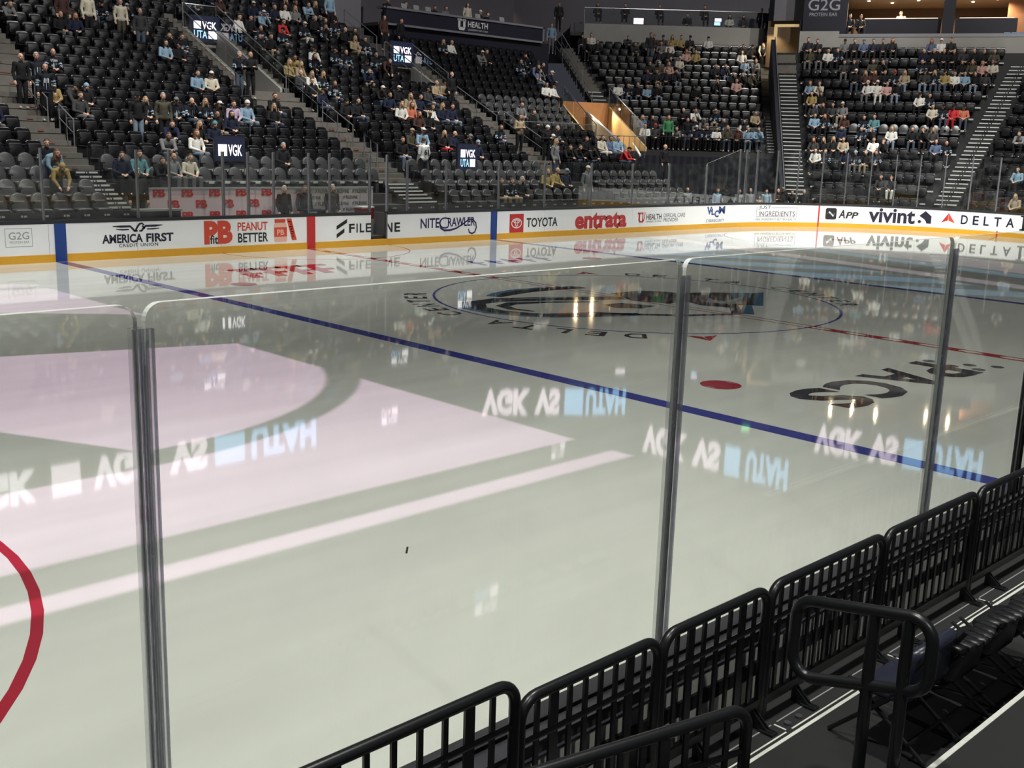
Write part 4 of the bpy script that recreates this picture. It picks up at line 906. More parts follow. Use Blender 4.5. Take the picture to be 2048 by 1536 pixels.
handrail(rp('S4', 11, rowspan('S4', 11)[0]-1.3), rp('S4', 3.5, rowspan('S4', 3.5)[0]-1.2), 'long steel handrail climbing beside the lit ramp, outer one', .95, 6)
handrail(rp('S4', 11.6, rowspan('S4', 11)[0]-.95), rp('S4', 6.5, rowspan('S4', 6.5)[0]-.9), 'steel handrail climbing to the concourse doors, inner one', 1.0, 5)
m = MB(); p0 = rp('S4', -1.2, -9.9); m.tube([p0+Vector((0, 0, .75)), rp('S3', 3.0, 21.0)+Vector((0, 0, 1.2))], .05, 8); tag(m.build('white_handrail_cover', WHITEF, smooth=True), 'white padded rail sloping down between ramp and corner railing', 'handrail')

# upper walls, fascia sign, concourse
e = empty('fascia_sign', (16.2, 30.1, 9.0)); Lf = 11.3; hf = .92
mb = MB(); mb.box((Lf/2, .1, hf/2), (Lf, .2, hf)); mb.build('sign_panel', NAVYW, e)
for z in (.0, hf-.13): mb = MB(); mb.box((Lf/2, -.03, z+.065), (Lf, .1, .10)); mb.build('silver_trim', mat('silver_trim', (.30, .29, .33), .35, .5), e)
mb = MB(); mb.box((Lf-.05, -.03, hf/2), (.09, .1, hf)); mb.build('silver_trim', mat('silver_trim_end', (.30, .29, .33), .35, .5), e)
mb = MB(); F = lambda x, z: (x, -.006, z)
def U(mb, F, x, z, w_, h_, mi=0):
    t = w_*.24
    for a, b, c, d in ((0, .5, .82, 1), (.08, .08+.26, .22, .9), (.58, 1.0, .82, 1), (.66, .92, .22, .9)): mb.add([F(x+a*w_, z+c*h_), F(x+b*w_, z+c*h_), F(x+b*w_, z+d*h_), F(x+a*w_, z+d*h_)], [(0, 1, 2, 3)], mi)
    mb.add([F(x+.08*w_, z+.25*h_), F(x+.22*w_, z), F(x+.78*w_, z), F(x+.92*w_, z+.25*h_), F(x+.66*w_, z+.28*h_), F(x+.34*w_, z+.28*h_)], [(0, 1, 2, 5), (2, 3, 4, 5)], mi)
U(mb, F, 4.75, .20, .62, .58); put_text(mb, 'HEALTH', 5.5, 6.95, .40, .70, F, 0, .02); put_text(mb, 'UNIVERSITY OF UTAH', 5.5, 6.95, .22, .31, F)
mb.build('sign_lettering', mat('sign_grey', (.55, .55, .58), .5), e)
tag(e, 'navy fascia sign with silver trim reading U HEALTH below the press counter', 'sign')
mb = MB(); mb.box2((16.0, 30.3, 7.2), (28.2, 30.5, 9.05)); tag(mb.build('wall_under_fascia', NAVYW), 'dark navy wall under the fascia sign', 'wall', kind='structure')
mb = MB(); mb.box2((16.1, 30.15, 9.83), (27.6, 30.78, 9.92)); tag(mb.build('press_counter', mat('counter_grey', (.16, .15, .18), .5)), 'grey press counter above the fascia sign', 'counter')
for i, (x, y) in enumerate(((17.5, 30.45), (18.3, 30.45), (19.1, 30.45), (22.6, 30.45), (24.4, 30.45))):
    m = MB(); m.box((0, 0, .012), (.36, .25, .02)); e2 = empty('laptop', (x, y, 9.92)); o = m.build('base', ALUD, e2)
    m = MB(); m.box((0, -.13, .13), (.36, .012, .24), rot=Matrix.Rotation(R_(-12), 3, 'X')); m.build('lid', TAPEDIM, e2); tag(e2, 'open laptop on the press counter, %s from the portal end' % ORD[i+1], 'laptop', 'laptops on the press counter')
mb = MB(); mb.box2((16.0, 30.52, 9.0), (28.2, 36.1, 9.15)); tag(mb.build('floor_press', CONCD), 'dark floor behind the press counter', 'floor', kind='structure')
mb = MB(); mb.box2((-14, 36.2, 8), (31, 36.6, 12.6)); tag(mb.build('wall_far_upper', WALLD), 'dark plaster wall behind the press counter', 'wall', kind='structure')
mb = MB(); mb.box2((14.25, 31.8, 8.2), (15.9, 33.6, 12.6)); tag(mb.build('wall_press_end', WALLD), 'dark wall block at the end of the press counter', 'wall', kind='structure')
# corner concourse above block S4
wall_rs('wall_corner_concrete', 'S4', 11.65, -12.2, -1.4, 8.2, 10.6, .25, CONCL, 'pale concrete wall behind the top row of the corner block')
wall_rs('floor_corner_platform', 'S4', 11.9, -13.0, -1.0, 9.9, 10.12, 3.2, CONCD, 'dark platform floor above the corner block')
wall_rs('floor_corner_riser', 'S4', 13.25, -13.0, -1.0, 10.0, 10.73, 2.6, WALLD, 'raised dark rear step of the corner platform')
wall_rs('wall_corner_back', 'S4', 16.4, -19.0, 8.0, 8.5, 12.8, .3, WALLD, 'dark back wall of the corner platform')
wall_rs('wall_corner_back_edge', 'S5', 21, -9.4, -8.5, 7, 13.4, .3, WALLD, 'dark wall beside the concourse doorway')
e = empty('platform_guard', rp('S4', 11.8, -12.2)); e.location.z = 10.6; p0 = rp('S4', 11.8, -12.2); p1 = rp('S4', 11.8, -1.5); d = p1-p0; d.z = 0
mb = MB(); mb.tube([(0, 0, 0), (0, 0, .92), d+Vector((0, 0, .92)), d], .028, 8); mb.build('top_rail', ALU, e, smooth=True)
for i in range(6):
    mb = MB(); mb.box(d*((i+.5)/6)+Vector((0, 0, .45)), (d.length/6-.04, .012, .84), math.atan2(d.y, d.x)); mb.build('glass_panel', GLASS, e)
tag(e, 'long level glass guard above the pale concrete wall', 'guard rail')
for i, (s, wd, txt) in enumerate(((-8.9, .62, None), (-4.1, .5, 1))):
    q = rp('S4', 12.2, s)
    if txt: screen('platform_monitor', (q.x, q.y, 10.95), wd, .5, 'small bright monitor with pink and blue picture on the corner platform', R_(44)-math.pi/2, [('#', -.4, .4, .02, .4), ('#', -.45, .3, -.42, -.04)], (3, 2))
    else: screen('platform_monitor', (q.x, q.y, 10.86), wd, .36, 'small glowing white panel on the corner platform', R_(44)-math.pi/2, [('#', -.48, .48, -.48, .48)], (3,))
q = rp('S5', 15.5, -8.4); m = MB(); e = empty('exit_sign', (q.x, q.y, 13.25), R_(44)-math.pi/2); m.box((0, .03, 0), (.5, .06, .3)); m.build('housing', mat('exit_green', (.02, .3, .08), .4, emit=(.05, 1, .25), estr=1.6), e)
m = MB(); put_text(m, 'EXIT', -.2, .2, -.09, .09, lambda x, z: (x, -.003, z), 0, .02); m.build('lettering', mat('exit_pale', (.5, .9, .6), .4, emit=(.6, 1, .7), estr=2), e); tag(e, 'small green exit sign high above the corner platform', 'sign')
# doorway with warm light next to the divider
q0 = rp('S5', 16.0, -8.45); a5 = R_(25)-math.pi/2
wall_rs('wall_over_door', 'S5', 17.5, -8.8, -6.6, 10.75, 13.4, .3, WALLD, 'dark wall above the concourse doorway')
e = empty('door_1', (q0.x, q0.y, 8.4), a5); mb = MB()
WLIT = mat('glowing_door_surround', srgb(190, 160, 100), .6, emit=(1, .8, .45), estr=.25)  # surround glows faintly by itself, imitating warm light falling on it
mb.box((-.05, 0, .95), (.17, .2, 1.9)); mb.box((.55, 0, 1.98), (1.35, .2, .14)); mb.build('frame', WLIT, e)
mb = MB(); mb.box((.6, 1.4, 1.1), (2.6, .1, 2.6)); mb.build('corridor_wall', mat('corridor_brown', srgb(96, 78, 58), .7), e); tag(e, 'warm-lit concourse doorway at the head of the nosed steps', 'doorway', kind='structure')
spot((q0.x+.4, q0.y+.6, 10.3), (q0.x+.7, q0.y+1.0, 8), 200, 120, .6, .05, (1, .8, .45))
q1 = rp('S4', 16.1, -18.3); e = empty('door_2', (q1.x, q1.y, 10.6), R_(44)-math.pi/2); mb = MB(); mb.box((0, 0, 1.0), (1.6, .1, 2.2)); mb.build('corridor_wall', mat('amber_corridor', srgb(190, 140, 70), .7), e); tag(e, 'amber-lit doorway at the head of the corner stairs', 'doorway', kind='structure')
spot((q1.x-.6, q1.y-.6, 12.6), (q1.x, q1.y, 11.4), 160, 110, .6, .05, (1, .75, .4))
# goal-end suites: low wall, counter, glass, warm room
wall_rs('wall_goal_end', 'S5', 14.0, -4.9, 5.2, 7.9, 9.62, .25, CONCL, 'pale concrete wall behind the top row of the goal-end block')
wall_rs('wall_goal_end_raised', 'S5', 13.95, -7.0, -4.9, 7.9, 9.95, .3, CONCL, 'raised pale concrete wall beside the banner')
wall_rs('suite_ledge', 'S5', 13.95, -4.9, 5.25, 9.625, 9.80, .45, mat('ledge_silver', (.34, .34, .37), .35, .4), 'silver counter ledge in front of the suites', 'thing', 'ledge')
wall_rs('floor_suite', 'S5', 14.3, -4.5, 9, 9.3, 9.56, 6.5, CONCD, 'suite floor above the goal-end block')
wall_rs('wall_suite_back', 'S5', 23.5, -8, 6.2, 9, 11.9, .2, mat('suite_brown', srgb(132, 104, 80), .7, var=.05), 'warm brown back wall of the suite')
wall_rs('ceiling_suite', 'S5', 15.6, -5.2, 5.4, 11.74, 11.85, 5.5, mat('suite_ceiling', srgb(176, 146, 110), .7), 'warm ceiling of the suite')
wall_rs('wall_suite_side', 'S5', 15.2, 5.3, 7.6, 8.6, 13.2, 1.2, mat('grey_pier', (.14, .14, .145), .7), 'grey pier at the end of the suites')
wall_rs('wall_suite_panel', 'S5', 17.5, 3.6, 5.28, 9.57, 11.7, .2, mat('suite_timber', srgb(150, 104, 72), .6), 'timber panel at the end of the suite')
wall_rs('suite_column', 'S5', 15.0, .35, .95, 9.81, 11.73, .5, NAVYW, 'dark square column between the suites', 'thing', 'column')
for s0, s1, nm in ((-3.9, .3, 'nearer the banner'), (1.0, 4.1, 'beyond the column')):
    wall_rs('suite_bar', 'S5', 16.2, s0, s1, 9.57, 10.70, .3, NAVYW, 'dark bar front in the suite %s' % nm, 'thing', 'bar')
    wall_rs('suite_bar_lamp', 'S5', 16.1, s0+.2, s1-.2, 10.71, 10.75, .1, mat('bar_glow', (.8, .7, .6), .4, emit=(1, .85, .7), estr=.6), 'thin pale light strip on the suite bar %s' % nm, 'thing', 'light strip')
for i, s in enumerate((-3.6, -2.4, -1.0, 1.8, 3.0)):
    q = rp('S5', 17.0+(i % 2)*1.6, s); m = MB(); m.tube([(q.x, q.y, 11.70), (q.x, q.y, 11.735)], .07, 12); tag(m.build('downlight', mat('downlight_glow', (1, .9, .8), .4, emit=(1, .86, .66), estr=14)), 'round ceiling downlight in the suite, %s from the banner' % ORD[i+1], 'downlight', 'suite downlights')
    if True:
        spot((q.x, q.y, 11.66), (q.x, q.y, 9), 700, 170, .6, .05, (1, .80, .55))
e = empty('banner_sign', rp('S5', 14.5, -5.75)); e.location.z = 9.9; e.rotation_euler = (0, 0, a5)
mb = MB(); mb.box((0, .15, 1.6), (2.35, .3, 3.4)); mb.build('sign_panel', NAVYW, e)
mb = MB(); F = lambda x, z: (x, -.006, z); put_text(mb, 'G2G', -.95, .75, 1.17, 1.78, F, 0, .005); put_text(mb, 'PROTEIN BAR', -.85, .65, .87, 1.06, F, 0, .005)
mb.build('sign_lettering', mat('banner_grey', (.28, .28, .31), .6), e); tag(e, 'navy banner panel reading G2G PROTEIN BAR beside the suites', 'sign')
wall_rs('wall_banner_base', 'S5', 14.9, -7.1, -4.6, 8.9, 10.6, .3, NAVYW, 'dark wall under the banner')
for i, s in enumerate((3.6, 3.95, 4.3)):
    q = rp('S5', 14.1, s); m = MB(); m.box((q.x, q.y, 9.83), (.3, .2, .05), a5); tag(m.build('folded_towel', mat('towel_blue', srgb(110, 150, 205), .8)), 'pale blue folded towel on the silver suite ledge, %s from the column' % ORD[i+1], 'towel', 'towels on the suite ledge')
# LED ribbons of the upper deck, mirrored by the ice
def ribbon(p0, p1, z, h_, items, label):
    p0 = Vector((*p0, z)); p1 = Vector((*p1, z)); d = p1-p0; L_ = d.length; a = math.atan2(d.y, d.x); e = empty('ribbon_board', p0, a)
    mb = MB(); mb.box((L_/2, .1, 0), (L_+.3, .2, h_)); mb.build('housing', CAPDARK, e)
    mb = MB()
    for t, x0, x1, mi in items:
        G = lambda x, q: (x*L_, -.01, q)
        if t == '#': mb.add([G(x0, -h_*.36), G(x1, -h_*.36), G(x1, h_*.36), G(x0, h_*.36)], [(0, 1, 2, 3)], mi)
        else: put_text(mb, t, x0, x1, -h_*.36, h_*.36, G, mi, .06)
    mb.build('display', [LEDW, LEDB, LEDV], e); tag(e, label, 'LED board'); return e
ribbon((-4, 38), (17.2, 38), 13.9, 2.7, [('VGK', .03, .22, 0), ('#', .25, .32, 2), ('VGK', .35, .52, 2), ('VS', .55, .66, 2), ('#', .68, .77, 1), ('UTAH', .79, 1.0, 1)], 'long LED ribbon board high over the stand opposite')
ribbon((30.8, 38), (39.2, 32.2), 14.1, 2.6, [('VGK', .0, .33, 2), ('VS', .36, .54, 2), ('#', .57, .70, 1), ('UTAH', .72, 1.0, 1)], 'LED ribbon board high over the corner')
ribbon((42.6, 19.2), (44.6, 9.2), 14.5, 2.6, [('VGK', .0, .30, 2), ('VS', .34, .52, 2), ('#', .55, .66, 1), ('UTAH', .70, 1.0, 1)], 'lower LED ribbon board over the goal end')
ribbon((50.0, 39.0), (50.0, 25.0), 20.0, 3.3, [('VGK', .0, .32, 2), ('VS', .36, .55, 2), ('#', .58, .68, 1), ('UTAH', .72, .98, 1)], 'upper LED ribbon board over the corner')
screen('scoreboard_panel', (26, 32, 25.4), 2.6, 2.6, 'hanging LED panel showing VGK over UTA high above the stand', 0, TWO, (3, 3, 2, 3))
screen('scoreboard_panel', (17.9, 31.8, 11.9), 1.5, 1.4, 'white LED panel high above the second portal', 0, TWO, (3, 3, 3, 3))
screen('scoreboard_panel', (32.2, 32.0, 16.5), 1.7, 1.5, 'white LED panel high over the corner', 0, TWO, (3, 3, 3, 3))
mb = MB(); mb.box2((-30, 37.6, 10), (32, 38.0, 12.4)); tag(mb.build('wall_upper_deck', WALLD), 'dark upper deck front', 'wall', kind='structure')

# ------------------------------------------------------------------ penalty boxes
def boxwall(name, x0, x1, mt, label, fn, inks):
    e = empty(name, (x0, 14.42, 1.0)); mb = MB(); mb.box(((x1-x0)/2, .05, -.1), (x1-x0, .1, 1.75)); mb.build('wall_panel', mt, e)
    mb = MB(); mb.box(((x1-x0)/2, .05, .80), (x1-x0, .14, .05)); mb.build('top_trim', TAPEDIM, e)
    mb = MB(); fn(mb, x1-x0, lambda x, z: (x, -.006, z)); mb.build('wall_print', inks, e); tag(e, label, 'penalty box wall'); return e
def pb_print(mb, L_, F):
    r = 0
    for zi, z in enumerate((.56, .22, -.12, -.46)):
        x = .12+(.45 if zi % 2 else 0)
        while x < L_-.5:
            put_text(mb, 'P', x, x+.19, z, z+.24, F, 0, .05); put_text(mb, 'B', x+.17, x+.38, z, z+.24, F, 0, .05); put_text(mb, 'fit', x+.07, x+.17, z, z+.09, lambda a, b: F(a, b), 1); x += .9
def fv_print(mb, L_, F):
    for zi, z in enumerate((.62, .42, .22, .02, -.18, -.38)):
        x = .06+(.36 if zi % 2 else 0)
        while x < L_-.7:
            mb.add([F(x, z+.05), F(x, z+.08), F(x+.09, z+.13), F(x+.09, z+.10)], [(0, 1, 2, 3)]); mb.add([F(x, z), F(x, z+.03), F(x+.07, z+.07), F(x+.07, z+.04)], [(0, 1, 2, 3)])
            put_text(mb, 'FILEVINE', x+.12, x+.60, z+.005, z+.115, F, 0, .02); x += .74
boxwall('penalty_box_wall', -4.55, .35, PINKW, 'pale pink penalty-box back wall printed with red PB logos', pb_print, [INKR, INKK])
boxwall('penalty_box_wall', .36, 3.5, GREYW, 'pale grey penalty-box back wall printed with black FILEVINE marks', fv_print, [INKK])
m = MB(); m.box2((-4.6, 13.1, 0), (3.4, 14.4, .3)); tag(m.build('floor_penalty_box', CONCD), 'dark floor of the penalty boxes', 'floor', kind='structure')
m = MB(); m.box2((-5.75, 13.55, -.1), (-4.62, 14.36, .62)); tag(m.build('floor_side_step', CONCD), 'dark step behind the glass at the end of the pink wall', 'floor', kind='structure')
def bench(x0, x1, label):
    e = empty('players_bench', ((x0+x1)/2, 14.15, .3)); L_ = x1-x0; mb = MB(); mb.box((0, 0, .44), (L_, .34, .05)); mb.build('seat', TAPEDIM, e)
    for s in (-1, 1): mb = MB(); mb.box((s*(L_/2-.2), 0, .21), (.06, .3, .42)); mb.build('leg', ALUD, e)
    tag(e, label, 'bench')
bench(-4.3, -1.2, 'long pale bench in front of the pink penalty-box wall'); bench(1.0, 2.2, 'short pale bench in front of the FILEVINE wall')
e = empty('scorekeeper_table', (.365, 13.35, .3)); mb = MB(); mb.box((0, 0, .86), (.68, .45, .05)); mb.build('table_top', CAPDARK, e)
for s in (-1, 1): mb = MB(); mb.box((s*.30, 0, .42), (.05, .4, .84)); mb.build('leg', CAPDARK, e)
tag(e, 'black scorekeeper table behind the red-line glass', 'table')
for x, nm in ((-.02, 'left'), (.75, 'right')):
    m = MB(); m.box2((x-.02, 13.08, .3), (x+.02, 14.4, 2.2)); o = m.build('box_partition', [GLASS]); tag(o, 'clear partition between the penalty boxes %s' % ('beside the red line' if x < 0 else 'before the FILEVINE side'), 'partition')
e = empty('equipment_case', (-4.9, 13.32, 0)); mb = MB(); mb.box((0, 0, .66), (1.3, .4, 1.2)); mb.build('body', BLACKM, e); mb = MB(); mb.box((0, -.05, 1.28), (1.34, .44, .05)); mb.build('lid', TAPEDIM, e); tag(e, 'long dark case with pale lid behind the glass left of the pink wall', 'case')
# front-row ledge with small number plates
for x0, x1, nm in ((-12, -4.7, 'before the penalty boxes'), (3.6, 21.5, 'after the gate')):
    e = empty('front_row_ledge', (x0, 13.72, 0)); mb = MB(); mb.box(((x1-x0)/2, 0, .62), (x1-x0, .06, 1.24)); mb.build('panel', CAPDARK, e)
    mb = MB(); x = .2
    while x < x1-x0-.3:
        mb.box((x, -.035, 1.14), (.05, .01, .05)); mb.box((x+.09, -.035, 1.14), (.08, .01, .05)); x += .56
    mb.build('number_plate', PLATE, e); tag(e, 'dark front-row ledge with small number plates %s' % nm, 'ledge')
m = MB(); m.box2((-12, 13.1, -.12), (22, 14.4, 0.0)); tag(m.build('floor_behind_glass', CONCD), 'dark floor strip behind the far glass', 'floor', kind='structure')
m = MB(); m.box((2.75, 13.9, .98), (.5, .4, .36)); e = m.build('red_cooler', mat('cooler_red', srgb(120, 30, 34), .5)); tag(e, 'dark red cooler with white lid standing inside the open gate', 'cooler')
m = MB(); m.box((0, 0, 0), (.52, .42, .05)); o = m.build('lid', WHITEF, e, (2.75, 13.9, 1.185)); e.location = (0, 0, 0)
m = MB(); m.box2((2.4, 13.6, .2), (3.1, 14.3, .8)); tag(m.build('cooler_stand', GREYP), 'grey stand under the red cooler in the gateway', 'stand')

NUM = {12: ('11', 1.16, 1.3, 0.07, -0.175), 10: ('UTAH', 0.88, 0.97, 0.11, -0.07), 87: ('UTAH', 0.86, 0.95, 0.11, -0.07), 54: ('UTAH', 0.86, 0.95, 0.11, -0.07)}

# ------------------------------------------------------------------ seats
BLOCK = {'S0': 'edge block', 'S1': 'block behind penalty boxes', 'S2': 'block between glass portals', 'S3': 'block under health sign', 'S4': 'block over the drapes', 'S5': 'goal-end block', 'S6': 'picture-edge block'}
FROM = {'S0': 'the stairs', 'S1': 'the stairs', 'S2': 'first portal', 'S3': 'second aisle', 'S4': 'lit ramp', 'S5': 'dark divider', 'S6': 'nosed stairs'}
def is_round(sec, n): return (sec in ('S0', 'S1', 'S2') and n <= 3) or (sec == 'S3' and (n <= 2 or 8 <= n <= 11)) or (sec == 'S5' and n == 6)
def bend(k): return lambda x, z, y: (x, y-k*x*x+.16*(z-.5), z)
def back_geo(): m = MB(); m.pillow(rrect(-.235, .44, .235, .88, .10, 5), .20, .265, .03, bend(.7)); return m
def pan_up_geo(): m = MB(); m.pillow(rrect(-.215, .40, .215, .79, .07, 4), .06, .15, .03, lambda x, z, y: (x, y+.10*(z-.4), z)); return m
def pan_dn_geo(): m = MB(); m.pillow(rrect(-.215, -.22, .215, .19, .07, 4), 0, .07, .025, lambda x, z, y: (x, z, .37+y)); return m
def arm_geo(): m = MB(); m.box((-.255, .04, .62), (.045, .30, .035)); m.box((-.255, .16, .32), (.03, .06, .62)); m.box((-.255, .05, .50), (.028, .05, .22)); return m
def plate_geo(): m = MB(); m.box((0, -.40, .03), (.40, .012, .075)); return m
def rback_geo():
    m = MB(); m.pillow([(-.245, .42)]+[(.245, .42)]+arc(0, .64, .245, 0, 180, 14), .16, .27, .05, bend(.5)); return m
def rpan_geo(): m = MB(); m.pillow(rrect(-.225, -.24, .225, .16, .08, 4), 0, .10, .035, lambda x, z, y: (x, z, .36+y)); return m
def rplate_geo(): m = MB(); m.box((0, -.16, .60), (.16, .01, .07)); m.box((0, -.40, .06), (.30, .012, .05)); return m
GE = dict(back=back_geo(), up=pan_up_geo(), dn=pan_dn_geo(), arm=arm_geo(), plate=plate_geo(), rback=rback_geo(), rpan=rpan_geo(), rplate=rplate_geo())
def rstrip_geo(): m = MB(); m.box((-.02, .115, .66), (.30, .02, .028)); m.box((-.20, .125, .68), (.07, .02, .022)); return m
def rlabel_geo(): m = MB(); m.box((0, -.262, .41), (.19, .012, .075)); return m
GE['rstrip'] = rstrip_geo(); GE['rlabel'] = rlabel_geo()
GLINT = mat('painted_seat_glint', (.30, .30, .28), .3)  # pale strip painting the glint of a lit pan edge
def seat_proto(rnd, plate, low=0):
    e = empty('stadium_seat' if not rnd else 'padded_seat')
    if rnd: GE['rback'].build('backrest', SEATG, e, smooth=True); GE['rpan'].build('seat', SEATG, e, smooth=True); GE['arm'].build('armrest', SEATB, e)
    else: GE['back'].build('backrest', SEATB, e, smooth=True); GE['up'].build('seat', SEATC, e, smooth=True); GE['arm'].build('armrest', SEATB, e)
    if rnd and low == 1: GE['rstrip'].build('seat_glint_strip', GLINT, e)
    if rnd and low == 2: GE['rlabel'].build('number_plate', PLATE, e)
    if plate: GE['plate'].build('number_plate', PLATE, e)
    return e
